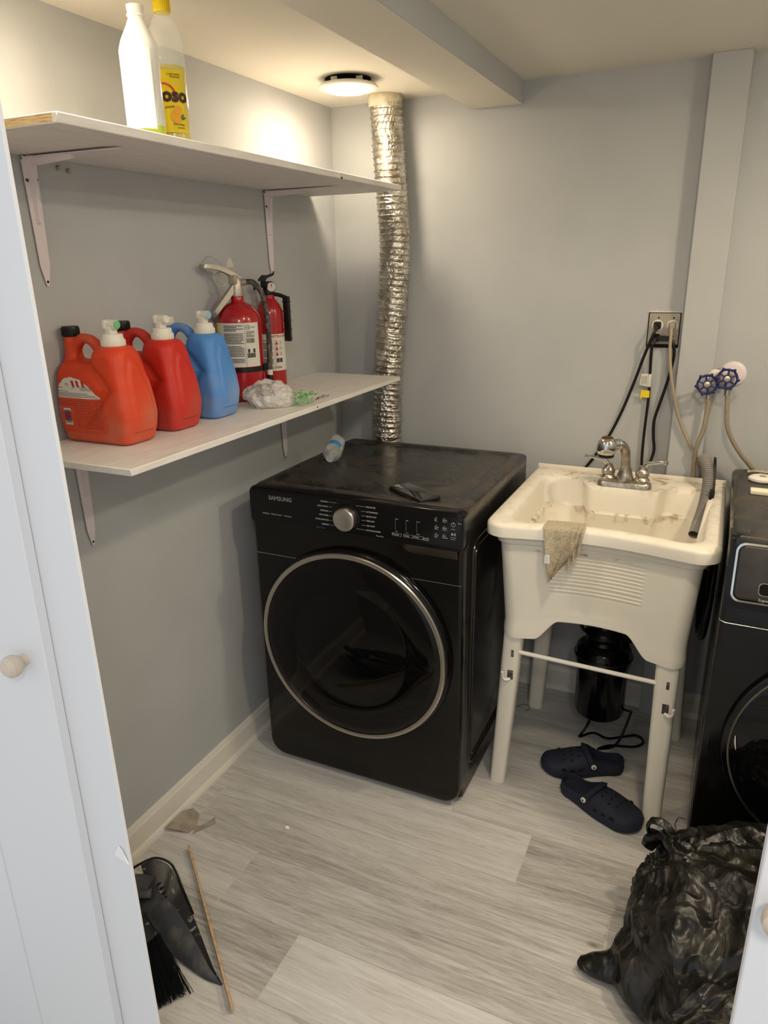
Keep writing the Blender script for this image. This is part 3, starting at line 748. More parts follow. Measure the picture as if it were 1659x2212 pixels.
    rg.tube([cc+D*(R_*cos(a))+V(0, 0, R_*sin(a))+Sd*.004 for a in [2*pi*k/16 for k in range(17)]], .0013, 8, 2)
    rg.tube([hc+D*.02+Sd*-.02, hc+D*.03+V(0, 0, .03), hc+D*.07+V(0, 0, .062), hc+D*.09+V(0, 0, .048)], .0012, 8, 6)
    t.part('safety_pin', rg, 'steel')
    tg = MB(); tg.prism([(-.010, 0), (.010, .004), (.006, .022), (0, .032), (-.008, .016)], hc+V(-.012, -.004, .030), (.8, .6, 0), (-.1, .1, 1), (0, -.0012, 0)); t.part('tag', tg, 'outlet')
    hs = MB(); hs.tube([c+V(.026, .009, .337), c+V(.045, .020, .334), c+V(.062, .034, .305), c+V(.070, .040, .25), c+V(.074, .038, .17), c+V(.072, .036, .11), c+V(.071, .036, .075)], .0078, 14, 8)
    ho = t.part('hose', hs, 'rubber'); nz_ = MB(); nz_.lathe([(.008, .078), (.009, .07), (.0085, .03), (.0095, .015), (.007, .012)], (c.x+.071, c.y+.036, c.z), n=18); t.part('nozzle', nz_, 'black', ho)
    nz_ = MB(); nz_.lathe([(.0088, .086), (.0088, .070)], (c.x+.0712, c.y+.036, c.z), n=18); t.part('ferrule', nz_, 'label', ho)
extinguisher_big()
def extinguisher_small():
    c = V(.060, -.566, 1.234); r = .0425
    t = Thing('fire_extinguisher', 'smaller red fire extinguisher with black plastic valve and round gauge', 'fire extinguisher', c)
    b = MB(); b.lathe([(.034, 0), (.0405, .002), (r, .010), (r, .232), (.0410, .246), (.036, .262), (.027, .275), (.0185, .282), (.0175, .300), (0, .300)], c, n=48)
    t.part('cylinder', b, 'extred')
    am = radians(-58)
    lb = t.part('label', cylpatch(c, r+.0003, am-1.6, am+1.5, .062, .176, n=36), 'label'); rr = r+.0010
    t.part('label_text', text_rows(c, rr, am, -.040, .004, .068, .160, 22, 9), 'ink', lb)
    t.part('label_text', wrap(text_mb('INSTRUCTIONS', .0072, (-.002, .1655, 0), (1, 0, 0), (0, 1, 0), .0002, bold=.01), c, rr, am), 'redink', lb, label='red heading')
    g = MB()
    for h in (.146, .129, .112):
        g.prism([(-.0045, 0), (.0045, 0), (.003, .007), (0, .009), (-.003, .007)], (.017, h-.003, 0), (1, 0, 0), (0, 1, 0), (0, 0, .0002)); g.prism([(.002*cos(k*pi/4), .002*sin(k*pi/4)) for k in range(8)], (.017, h+.0085, 0), (1, 0, 0), (0, 1, 0), (0, 0, .0002))
    t.part('label_mark', wrap(g, c, rr, am), 'redink', lb, label='red pictograms')
    g = MB(); g.box(.014, .024, .088, .101, 0, .0002).box(.0255, .0355, .088, .101, 0, .0002); g.box(.0105, .0109, .066, .160, 0, .0002)
    for h in (.146, .129, .112):
        for q in range(4): g.box(.026, .036, h+q*.003-.002, h+q*.003-.0012, 0, .0002)
    g.add(text_mb('Kidde', .0060, (.012, .070, 0), (1, 0, 0), (0, 1, 0), .0002, bold=.01)); g.prism([(0, 0), (.003, .001), (.002, .004), (.005, .008), (.001, .006), (.002, .003)], (.006, .069, 0), (1, 0, 0), (0, 1, 0), (0, 0, .0002))
    t.part('label_mark', wrap(g, c, rr, am), 'ink', lb)
    v = MB(); v.lathe([(.0185, .293), (.0195, .297), (.0195, .306), (.0165, .310), (.0155, .330), (.012, .334), (0, .334)], c, n=24)
    v.box(c.x-.011, c.x+.011, c.y-.026, c.y+.014, c.z+.315, c.z+.334, .003)
    t.part('valve', v, 'black')
    lv = MB(); lv.prism([(-.030, .334), (-.030, .341), (-.012, .353), (.008, .352), (.036, .358), (.040, .364), (.044, .361), (.040, .351), (.010, .343), (0, .334)], c+V(-.008, 0, 0), (.62, .30, 0), (0, 0, 1), (.007, -.014, 0)); lv.bevel(.001, 1)
    t.part('squeeze_lever', lv, 'black')
    sp = MB(); sp.tube([c+V(-.012, -.016, .318), c+V(-.030, -.028, .316)], .0065, 14, 1); so = t.part('discharge_nozzle', sp, 'whitecap')
    sp = MB(); sp.lathe([(.0072, 0), (.0072, .007), (.003, .007)], c+V(-.028, -.0265, .316), (-.83, -.55, 0), 16); t.part('nozzle_tip', sp, 'black', so)
    gd = V(.50, -.86, 0); gp = c+V(.020, -.010, .317); gg = MB(); gg.lathe([(.0, -.008), (.015, -.008), (.0155, .001), (.014, .003), (.0135, .001), (0, .0008)], gp, gd, 32); go = t.part('gauge', gg, 'steel')
    gg = MB(); gg.lathe([(.0132, .0012), (.0132, .0016), (0, .0017)], gp, gd, 32); t.part('gauge_dial', gg, 'label', go)
    side = V(gd.y, -gd.x, 0)*-1
    gg = MB(); gg.prism([(-.001, -.001), (.001, -.001), (.0015, .010), (-.0015, .010)], gp+gd*.0018, side, (0, 0, 1), gd*.0003); t.part('gauge_needle', gg, 'redink', go)
    # plastic wall-hook strip hanging on the right
    st = MB(); st.tube([c+V(.004, .010, .296), c+V(.026, .020, .292), c+V(.048, .026, .284)], .006, 12, 4); st.box(c.x+.040, c.x+.060, c.y+.016, c.y+.030, c.z+.150, c.z+.288, .002)
    for q in range(5): st.box(c.x+.0385, c.x+.0615, c.y+.0145, c.y+.0315, c.z+.158+q*.028, c.z+.1605+q*.028)
    t.part('wall_hook', st, 'black')
extinguisher_small()
# dusty film bag with green bits
def crumple(c, sc, seed, amp, sub=4, f1=30, zmin=None):
    b = bmesh.new(); bmesh.ops.create_icosphere(b, subdivisions=sub, radius=1)
    o = V(seed*3.1, seed*1.7, seed)
    for v in b.verts:
        p = V(v.co.x*sc[0], v.co.y*sc[1], v.co.z*sc[2])
        rn = 1-abs(noise.noise(p*f1+o))*2; r2 = 1-abs(noise.noise(p*f1*2.3+o))*2
        p += v.co.normalized()*amp*(rn*.7+r2*.35); p += Vector(c)
        if zmin is not None and p.z < zmin: p.z = zmin+.0004
        v.co = p
    m_ = MB(); m_._join(b); return m_
t = Thing('plastic_bag', 'crumpled clear printed film bag at the foot of the extinguishers', 'bag', (.22, -.83, 1.234))
mb = crumple((.215, -.835, 1.262), (.060, .060, .036), 2, .014, 4, 28, 1.2345); mb.add(crumple((.240, -.82, 1.250), (.042, .045, .020), 5, .010, 4, 32, 1.2345))
b_ = t.part('film', mb, 'film', smooth=12)
from mathutils.bvhtree import BVHTree
def on_surface(body, loc, org, u, v, cast, marks, off=.0007):
    bb = bmesh.new(); bb.from_mesh(body.data); tr = BVHTree.FromBMesh(bb); bb.free(); L = Vector(loc); mb = MB(); cast = Vector(cast).normalized()
    for (a0, a1, b0, b1) in marks:
        P = []
        for a, q in ((a0, b0), (a1, b0), (a1, b1), (a0, b1)):
            o = Vector(org)+Vector(u)*a+Vector(v)*q-cast*.3-L; h = tr.ray_cast(o, cast)
            if h[0] is None: break
            P.append(h[0]+L-cast*off)
        if len(P) == 4 and (P[0]-P[2]).length < .012: mb.bm.faces.new([mb.bm.verts.new(p) for p in P])
    return mb
random.seed(8); mk_ = []
for r_ in range(9):
    for q in range(12):
        if random.random() < .85: mk_.append((-.045+q*.0042+r_*.0015, -.045+q*.0042+.003+r_*.0015, .028-r_*.0042, .0295-r_*.0042))
t.part('film_print', on_surface(b_, t.loc, (.215, -.835, 1.262), (.8, .6, 0), (0, .2, 1), (-.59, .76, -.25), mk_), 'ink')
t = Thing('plastic_bag', 'small clear bag of bright green plastic bits beside the printed film bag', 'bag', (.295, -.80, 1.234))
mb = crumple((.292, -.788, 1.248), (.034, .044, .020), 9, .007, 4, 40, 1.2345); t.part('film', mb, 'clearfilm', smooth=12)
g = MB(); random.seed(4)
for k in range(60):
    p = V(.296+random.uniform(-.026, .026), -.785+random.uniform(-.036, .036), 1.238+random.uniform(0, .028)); a = random.uniform(0, 6.28)
    e = V(cos(a), sin(a), random.uniform(-.3, .6))*random.uniform(.006, .013); g.tube([p, p+e*.5+V(0, 0, .002), p+e], .0036, 6, 2, flat=.5)
t.part('plastic_bits', g, 'greenbits', kind='stuff')
tw = MB(); P = [V(.30+.008*sin(k*1.9)+.0*k, -.715+k*.0095, 1.2356+.003*abs(sin(k*1.3))) for k in range(9)]; tw.tube(P, .0009, 6, 6)
single('wire_tie', tw, 'screw', 'thin curled brown wire tie right of the green bag', 'wire', (.30, -.68, 1.234))

# ================================================================== DRYER
def xz_ring(P, y): return [V(a, y, b) for a, b in P]
def appliance_body(x0, x1, y0, y1, zt):
    """cabinet: sides + back, rounded vertical edges, stands on four feet"""
    mb = MB(); P = rrect(x0, x1, y0, y1, .012, 5)
    mb.loft([[V(a, b_, .022) for a, b_ in P], [V(a, b_, zt-.03) for a, b_ in P]]); return mb
DX0, DX1, DY0, DY1, DZ = .120, .806, -.821, -.144, .984
t = Thing('dryer', 'black front-loading dryer with round glass door and chrome dial in the back left corner', 'dryer', ((DX0+DX1)/2, (DY0+DY1)/2, 0))
t.part('cabinet', appliance_body(DX0+.002, DX1-.002, DY0+.035, DY1, DZ), 'dryerside')
# embossed side panel (raised ridge loops)
sd = MB()
for off, rr_ in ((0, .05), (.022, .035)):
    P = rrect(-.735+off, -.19-off, .10+off, .86-off, rr_, 8); P.append(P[0])
    sd.tube([V(DX1-.0015, a, b_) for a, b_ in P], .0042, 8, 1)
t.part('side_embossing', sd, 'dryerside')
for xx in (DX0+.06, DX1-.06):
    for yy in (DY0+.09, DY1-.06): ft = MB(); ft.lathe([(.022, 0), (.022, .008), (.012, .010), (.012, .024)], (xx, yy, 0), n=20); t.part('foot', ft, 'black')
# top: slab with raised rim and rounded edges
tp = MB(); P = lambda o, r: rrect(DX0+o, DX1-o, DY0+.012+o, DY1-.0+(-o), r, 8)
Z = DZ
tp.loft([[V(a, b_, Z-.034) for a, b_ in P(.001, .02)], [V(a, b_, Z-.010) for a, b_ in P(0, .022)], [V(a, b_, Z-.003) for a, b_ in P(.004, .022)], [V(a, b_, Z) for a, b_ in P(.012, .022)],
         [V(a, b_, Z) for a, b_ in P(.040, .022)], [V(a, b_, Z-.0055) for a, b_ in P(.047, .022)], [V(a, b_, Z-.0058) for a, b_ in P(.060, .022)], [V(a, b_, Z-.0042) for a, b_ in P(.066, .02)]])
t.part('top_panel', tp, 'dryertop')
# front face
fy = DY0
def front_outline(x0, x1, z0, z1, rb, rt):
    Pn = []
    for cx_, cz_, a, r in ((x1-rb, z0+rb, -pi/2, rb), (x1-rt, z1-rt, 0, rt), (x0+rt, z1-rt, pi/2, rt), (x0+rb, z0+rb, pi, rb)):
        for k in range(9): Pn.append((cx_+r*cos(a+pi/2*k/8), cz_+r*sin(a+pi/2*k/8)))
    return Pn
fp = MB(); Rg = []
for o, yy in ((.0, fy+.040), (.0, fy+.010), (.003, fy+.003), (.010, fy)): Rg.append(xz_ring(front_outline(DX0+o, DX1-o, .018+o, .868, .055, .006), yy))
fp.loft(Rg); t.part('front_panel', fp, 'dryer')
sm = MB(); sm.box(DX0+.004, DX1-.004, fy-.0004, fy+.002, .7625, .7640); fpo = t.part('panel_seam', sm, 'steel')
# scooped grip under the console at the right
sc = MB(); rs = []
for k in range(15):
    u = k/14; x = .600+.190*u; h_ = .026*min(1, u*4)
    rs.append([V(x, fy-.010, .8685), V(x, fy-.004, .868-h_*.55), V(x, fy-.0015, .868-h_), V(x, fy+.004, .868-h_), V(x, fy+.004, .8685)])
sc.loft(rs); t.part('grip', sc, 'drawer')
# console
cn = MB(); Rg = []
for o, yy in ((0, fy+.035), (0, fy-.004), (.002, fy-.009), (.006, fy-.011)): Rg.append(xz_ring(front_outline(DX0-.002+o, DX1+.001-o, .866+o, DZ-.001-o, .016, .020), yy))
cn.loft(Rg); con = t.part('control_panel', cn, 'blackgloss')
cy = fy-.0112; U_, V_ = (1, 0, 0), (0, 0, 1)
def T(s, size, x, z, al='LEFT', bold=0, sx=1): return text_mb(s, size, (x, cy, z), U_, V_, .0003, al, bold, sx)
t.part('logo', T('SAMSUNG', .0125, .190, .9475, bold=.022, sx=1.0), 'logo', con)
g = MB(); lx = .395
LZ = [.962, .9475, .934, .9205, .906, .892]
for s_, z_ in zip(['NORMAL', 'HEAVY DUTY', 'BEDDING', 'PERM PRESS', 'STEAM SANITIZE', 'REFRESH'], LZ): g.add(T(s_, .0042, lx, z_, 'RIGHT', .008))
for s_, z_ in zip(['DELICATES', 'ACTIVEWEAR', 'QUICK DRY', 'TIME DRY', 'AIR FLUFF', 'DOWNLOADED'], LZ): g.add(T(s_, .0042, .518, z_, 'LEFT', .008))
for z_ in LZ[1:5]: g.box(lx+.002, lx+.012, cy-.0003, cy, z_+.0017, z_+.0023); g.box(.502, .516, cy-.0003, cy, z_+.0017, z_+.0023)
for z_ in (LZ[0], LZ[5]): g.box(lx+.002, lx+.028, cy-.0003, cy, z_+.0017, z_+.0023); g.box(.486, .516, cy-.0003, cy, z_+.0017, z_+.0023)
g.add(T('MultiSteam', .0040, .165, .900, bold=.006)); g.add(T('Moisture Sensor', .0040, .196, .900, bold=.006)); g.add(T('Vent Sensor', .0036, .242, .900, bold=.006))
# display block
for k, x_ in enumerate((.608, .640, .672)):
    g.add(T(['More', 'High', '60min'][k], .0028, x_, .939)); 
    for q in range(6): g.box(x_, x_+.001, cy-.0003, cy, .910+q*.0046, .9118+q*.0046)
    g.add(T(['Less', 'Low', '20min'][k], .0028, x_, .903))
for s_, x_ in (('Dryness', .600), ('Temp.', .636), ('Time', .667)): g.add(T(s_, .0040, x_, .893, bold=.006))
g.add(T('Wrinkle', .0036, .692, .894, bold=.006)); g.add(T('Prevent', .0036, .692, .889, bold=.006))
for x_, a, b_, z_ in ((.725, 'Eco', 'Dry', .955), (.748, 'Adjust', 'Time ^', .955), (.725, 'Damp', 'Alert', .932), (.748, 'Adjust', 'Time v', .932), (.725, 'Drum', 'Light', .909), (.748, 'Smart', 'Monitor', .909)):
    g.add(T(a, .0034, x_, z_, bold=.006)); g.add(T(b_, .0034, x_, z_-.0055, bold=.006)); g.box(x_+.003, x_+.008, cy-.0003, cy, z_+.006, z_+.0065)
# power + play marks
for k in range(11):
    a = radians(125+k*29); g.box(.779+.0055*cos(a)-.0007, .779+.0055*cos(a)+.0007, cy-.0003, cy, .946+.0055*sin(a)-.0007, .946+.0055*sin(a)+.0007)
g.box(.7784, .7796, cy-.0003, cy, .947, .953); g.box(.773, .785, cy-.0003, cy, .9325, .9333); g.box(.773, .785, cy-.0003, cy, .9035, .9043)
g.prism([(.774, .914), (.774, .922), (.780, .918)], (0, cy, 0), U_, V_, (0, -.0003, 0)); g.box(.7815, .7827, cy-.0003, cy, .914, .922); g.box(.7845, .7857, cy-.0003, cy, .914, .922)
g.add(T('Hold to Start', .0022, .771, .908)); g.add(T('Manual Dry', .0034, .548, .880)); g.add(T('Smart', .0030, .792, .950))
for x_ in (.598, .633, .664): 
    for (a, b_, c_, d_) in ((0, .030, .8905, .8909), (0, .030, .8985, .8989), (0, .0004, .8905, .8989), (.0296, .030, .8905, .8989)): g.box(x_+a*.93, x_+b_*.93+.0004, cy-.0003, cy, c_, d_)
t.part('lettering', g, 'lettering', con)
t.part('lettering', T('Smart Care', .0045, .352, .880, bold=.006), 'bluelet', con, label='blue lettering')
kb = MB(); kx, kz = .457, .924
kb.lathe([(.042, 0), (.0415, .004), (.0385, .006), (.036, .006)], (kx, fy-.011, kz), (0, -1, 0), 64); ko = t.part('dial_ring', kb, 'blackgloss', con)
kb = MB(); kb.lathe([(.0345, .004), (.0345, .024), (.0335, .0265), (.031, .028), (0, .0295)], (kx, fy-.011, kz), (0, -1, 0), 64); t.part('dial', kb, 'steel', con, label='brushed steel dial')
# door
dcx, dcz = .461, .509
dd = MB(); dd.lathe([(.318, 0), (.320, .006), (.319, .018), (.312, .026), (.306, .028), (.0, .028)], (dcx, fy, dcz), (0, -1, 0), 96); dob = t.part('door', dd, 'blackgloss')
dr_ = MB(); dr_.lathe([(.3020, .026), (.3085, .028), (.3090, .0335), (.3065, .0365), (.3000, .0370), (.2945, .0350), (.2935, .026)], (dcx, fy, dcz), (0, -1, 0), 128, cap=False); t.part('door_ring', dr_, 'steel', dob, label='silver door ring')
def smoked():
    m = mat('smoked_door_glass', (8, 8, 9), .04, spec=.35); return m
dg_ = MB(); dg_.lathe([(.2965, .029), (.290, .0335), (.27, .0345), (.235, .0345), (.200, .0335), (.192, .0322), (.185, .0328), (.12, .0345), (.0, .0352)], (dcx, fy, dcz), (0, -1, 0), 128); t.part('door_glass', dg_, smoked(), dob, smooth=60)

# things on the dryer
def phone():
    c = V(.618, -.719, .9802); u = V(.1425, -.0925, 0).normalized(); v = V(-u.y, u.x, 0); L, W_ = .165, .076
    Mx = Matrix.Identity(4)
    for i in range(3): Mx[i][0], Mx[i][1], Mx[i][2] = u[i], v[i], (0, 0, 1)[i]
    Mx.translation = c
    t = Thing('smartphone', 'black smartphone lying face up on the dusty dryer top', 'phone', c)
    b = MB(); P = lambda o, r: rrect(-L/2+o, L/2-o, -W_/2+o, W_/2-o, r, 6)
    b.loft([[V(a, q, 0) for a, q in P(.003, .007)], [V(a, q, .002) for a, q in P(0, .010)], [V(a, q, .0085) for a, q in P(0, .010)], [V(a, q, .0105) for a, q in P(.0015, .009)], [V(a, q, .0108) for a, q in P(.003, .008)]]); b.xf(Mx)
    t.part('case', b, 'black')
    s_ = MB(); s_.loft([[V(a, q, .0107) for a, q in P(.0035, .008)], [V(a, q, .0111) for a, q in P(.004, .008)]]); s_.xf(Mx); t.part('screen', s_, 'screen')
    bt = MB().box(.010, .035, -W_/2-.0006, -W_/2+.001, .004, .0065).box(-.020, .0, -W_/2-.0006, -W_/2+.001, .004, .0065).xf(Mx); t.part('side_button', bt, 'pangrey')
phone()
def water_bottle():
    A = V(.252, -.560, 1.013); B = V(.168, -.355, 1.0165); ax = (B-A).normalized(); Ln = .20
    t = Thing('water_bottle', 'empty crushed clear water bottle with blue label lying on the dryer', 'bottle', A)
    prof = [(.0105, .0), (.0125, .001), (.0125, .006), (.0115, .007), (.0118, .012), (.0135, .0135), (.0135, .016), (.0118, .018), (.013, .026), (.020, .042), (.028, .058), (.0315, .070), (.0315, .078), (.0298, .081), (.0298, .112), (.0315, .115)]
    z = .118
    while z < .188: prof += [(.0318, z), (.0300, z+.004), (.0318, z+.008)]; z += .0095
    prof += [(.031, .193), (.027, .199), (.012, .196), (0, .194)]
    q = V(0, 0, 1).rotation_difference(ax)
    def squash(p):
        # gentle dents, then laid down
        k = noise.noise(V(p.x*30, p.y*30, p.z*18)+V(5, 1, 2))*.006
        rr_ = math.hypot(p.x, p.y)
        if rr_ > .018: p = V(p.x*(1-k/rr_*1.0), p.y*(1-k/rr_), p.z)
        p = q @ p; return p+A+V(0, 0, .0)
    mb = MB(); mb.lathe(prof, n=40); mb.fn(squash)
    b = t.part('bottle', mb, 'clearpet', smooth=50)
    lb = MB(); lb.lathe([(.0306, .082), (.0309, .083), (.0309, .111), (.0306, .112)], n=40, cap=False); lb.fn(squash); l_ = t.part('label', lb, mat('blue_bottle_label', (60, 150, 220), .35))
    pt = MB(); am = radians(20)
    pt = cylpatch((0, 0, 0), .0312, am-.45, am+.45, .086, .108); pt.fn(squash); t.part('label_panel', pt, 'label', l_)
    rg = MB(); rg.lathe([(.0137, .0135), (.0142, .0145), (.0137, .016)], n=32, cap=False); rg.fn(squash); t.part('neck_ring', rg, 'clearpet')
water_bottle()

# ================================================================== WASHER
WX0, WX1, WY0, WY1 = 1.450, 2.136, -.765, -.085
t = Thing('washer', 'black front-loading washer at the right edge with chrome-framed drawer', 'washing machine', ((WX0+WX1)/2, (WY0+WY1)/2, 0))
t.part('cabinet', appliance_body(WX0+.002, WX1-.002, WY0+.035, WY1, DZ), 'dryerside')
for xx in (WX0+.06, WX1-.06):
    for yy in (WY0+.09, WY1-.06): ft = MB(); ft.lathe([(.022, 0), (.022, .008), (.012, .010), (.012, .024)], (xx, yy, 0), n=20); t.part('foot', ft, 'black')
tp = MB(); P = lambda o, r: rrect(WX0+o, WX1-o, WY0+.025+o, WY1-o, r, 8)
tp.loft([[V(a, b_, Z-.034) for a, b_ in P(.001, .02)], [V(a, b_, Z-.012) for a, b_ in P(0, .022)], [V(a, b_, Z-.003) for a, b_ in P(.006, .022)], [V(a, b_, Z) for a, b_ in P(.018, .022)], [V(a, b_, Z-.0005) for a, b_ in P(.05, .022)]])
t.part('top_panel', tp, 'dryertop')
fy = WY0; fp = MB(); Rg = []
for o, yy in ((.0, fy+.040), (.0, fy+.012), (.004, fy+.003), (.014, fy)): Rg.append(xz_ring(front_outline(WX0+o, WX1-o, .018+o, .806, .040, .004), yy))
fp.loft(Rg); t.part('front_panel', fp, 'dryer')
# upper fascia leans back from z .81 to the top
fs = MB(); A = rrect(WX0, WX1, 0, 1, .001, 1)
def lean(x, z): return V(x, fy+(.034*((z-.806)/.178)**1.6 if z > .806 else 0), z)
rs = []
for z_ in [.806, .82, .84, .86, .88, .90, .92, .94, .955, .968, .976, .981]:
    y_ = lean(0, z_).y
    rs.append([V(WX0, y_+.05, z_), V(WX0, y_+.010, z_), V(WX0+.004, y_+.002, z_), V(WX0+.012, y_, z_), V(WX1-.012, y_, z_), V(WX1-.004, y_+.002, z_), V(WX1, y_+.010, z_), V(WX1, y_+.05, z_)])
fs.loft(rs); t.part('fascia', fs, 'dryer')
sm = MB(); sm.tube([V(WX0+.001, fy+.012, .770), V(WX0+.004, fy+.003, .765), V(WX0+.016, fy-.0002, .762), V(WX0+.2, fy-.0002, .760), V(WX1-.01, fy-.0002, .760)], .0009, 8, 1); t.part('panel_seam', sm, 'steel')
# chrome-edged drawer
def fascia_ring(o, z0, z1, r, off):
    return [lean(a, b_)+V(0, -off, 0) for a, b_ in rrect(WX0+.016+o, WX0+.300-o, z0+o, z1-o, r, 8)]
ch = MB(); a0 = fascia_ring(0, .822, .968, .022, -.001); a1 = fascia_ring(.0015, .822, .968, .0215, .004); a2 = fascia_ring(.0065, .822, .968, .018, .0045); a3 = fascia_ring(.008, .822, .968, .016, -.001)
ch.loft([a0, a1, a2, a3], cap0=False, cap1=False); dw = MB(); dw.loft([fascia_ring(.010, .822, .968, .015, -.002), fascia_ring(.010, .822, .968, .015, .002), fascia_ring(.012, .822, .968, .014, .003)])
dro = t.part('drawer', dw, 'drawer'); t.part('drawer_frame', ch, 'chrome', dro)
pk = MB(); rg = lambda o, off: [lean(a, b_)+V(0, -off, 0) for a, b_ in rrect(1.528+o, 1.66-o, .848+o, .876-o, .009, 6)]
pk.loft([rg(0, .0026), rg(0, .0036)]); t.part('drawer_grip', pk, 'hole', dro)
pk = MB(); pk.loft([rg(-.002, .002), rg(-.002, .0042), rg(0, .0042), rg(0, .002)], cap0=False, cap1=False); t.part('grip_frame', pk, 'chrome', dro)
pt0, ptd = lean(1.529, .832), (lean(1.529, .85)-lean(1.529, .83)).normalized()
t.part('lettering', text_mb('SuperSpeed', .0072, pt0+V(0, -.0034, 0), U_, ptd, .0003, bold=.008), 'lettering', dro)
pt1 = lean(1.556, .928); t.part('logo', text_mb('SAMSUNG', .012, pt1+V(0, -.0034, 0), U_, (lean(0, .94)-lean(0, .92)).normalized(), .0003, bold=.02), 'logo', dro)
# washer door
wcx, wcz = 1.800, .440
dd = MB(); dd.lathe([(.305, 0), (.306, .006), (.302, .016), (.294, .020), (.0, .020)], (wcx, fy, wcz), (0, -1, 0), 96); dob = t.part('door', dd, 'blackgloss')
dr_ = MB(); dr_.lathe([(.286, .018), (.2885, .0215), (.2870, .024), (.2840, .0235), (.283, .018)], (wcx, fy, wcz), (0, -1, 0), 128, cap=False); t.part('door_ring', dr_, 'steel', dob)
dg_ = MB(); dg_.lathe([(.284, .019), (.278, .022), (.22, .034), (.12, .044), (.0, .047)], (wcx, fy, wcz), (0, -1, 0), 96); t.part('door_glass', dg_, smoked(), dob, smooth=60)
sk = MB(); sk.tube([(wcx-.268, fy-.0275, .428), (wcx-.272, fy-.0265, .448), (wcx-.2735, fy-.0255, .466)], lambda u: .0022+.003*sin(pi*u), 8, 4, flat=.4); t.part('plastic_tab', sk, 'white', dob)
# things on the washer
c = V(1.530, -.225, .984); mb = MB(); mb.lathe([(.030, 0), (.0335, .004), (.033, .010), (.027, .0145), (.016, .016), (.012, .0145), (0, .0145)], c, n=40); mb.fn(lambda p: V(c.x+(p.x-c.x)*1.15, p.y, p.z))
t = Thing('round_puck', 'round white plastic puck on the washer top', 'puck', c); t.part('disc', mb, 'white'); q = MB(); q.lathe([(.010, .0146), (.0095, .0155), (0, .0158)], c, n=24); t.part('button', q, 'outlet')
mb = MB(); mb.box(1.496, 1.60, -.385, -.350, .9837, .9965, .003); mb.fn(lambda p: V(p.x, p.y+.004*sin(p.x*60), p.z+.001*sin(p.x*90)))
single('soap_bar', mb, 'wax', 'cream coloured bar lying on the washer top in front of the white puck', 'soap', (1.54, -.368, .984))
mb = MB(); mb.tube([(1.492, -.150, .990), (1.515, -.158, .994), (1.545, -.150, .991), (1.59, -.160, .993)], lambda u: .007-.002*sin(u*9), 8, 6, flat=.7); mb.fn(lambda p: p+V(0, 0, .002*noise.noise(p*120)))
single('rag', mb, 'towel', 'small twisted cream rag behind the white puck on the washer', 'rag', (1.53, -.155, .984))

# ================================================================== UTILITY SINK
SX0, SX1, SYF, SYB, SZ = .826, 1.440, -.722, -.068, .922
NF, NS, NC = 96, 40, 8
def sring(o, z, rf, rb, bow=0, deck=0, ob=None, bx=0, zf=None, washb=None, dr=0):
    """o: inset of front/left/right, ob: inset at the back"""
    ob = o if ob is None else ob
    x0, x1, yf, yb = SX0+o, SX1-o+dr, SYF+o, SYB-ob; P = []
    def zz(x, y, side, s):
        return zf(side, s) if zf else z
    def add(x, y, side, s): P.append(V(x, y, zz(x, y, side, s)))
    for k in range(NF):
        s = k/(NF-1); x = x0+rf+(x1-x0-2*rf)*s; y = yf+bow*sin(pi*s)**1.2
        if washb: y -= washb(x, z)
        add(x, y, 'f', s)
    for k in range(1, NC+1): a = -pi/2+pi/2*k/NC; add(x1-rf+rf*cos(a), yf+rf+rf*sin(a), 'fr', k/NC)
    for k in range(1, NS): s = k/NS; add(x1, yf+rf+(yb-yf-rf-rb)*s, 'r', s)
    for k in range(NC+1): a = pi/2*k/NC; add(x1-rb+rb*cos(a), yb-rb+rb*sin(a), 'br', k/NC)
    for k in range(1, NF):
        s = k/NF; x = x1-rb-(x1-x0-2*rb)*s
        wn_ = 1/(1+math.exp(-(s-.20)*60))*1/(1+math.exp((s-.80)*60)); add(x, yb-deck*wn_, 'b', s)
    for k in range(NC+1): a = pi/2+pi/2*k/NC; add(x0+rb+rb*cos(a), yb-rb+rb*sin(a), 'bl', k/NC)
    for k in range(1, NS): s = k/NS; add(x0, yb-rb-(yb-yf-rf-rb)*s, 'l', s)
    for k in range(1, NC): a = pi+pi/2*k/NC; add(x0+rf+rf*cos(a), yf+rf+rf*sin(a), 'fl', k/NC)
    return P
def arch(side, s):
    if side in ('f', 'b'): u = min(s, 1-s); a = min(1, max(0, (u-.13)/.16)); return .552+.060*(a*a*(3-2*a))+.012*sin(pi*s)
    if side in ('l', 'r'): u = min(s, 1-s); a = min(1, max(0, (u-.12)/.2)); return .552+.055*(a*a*(3-2*a))
    return .552
def washb(x, z):
    if 1.010 < x < 1.262 and .712 < z < .872:
        return .0040*((z*1000/11.5) % 1.0)-.001
    return 0
t = Thing('utility_sink', 'stained white plastic laundry tub on four legs between dryer and washer', 'sink', ((SX0+SX1)/2, (SYF+SYB)/2, 0))
tb = MB(); R = []
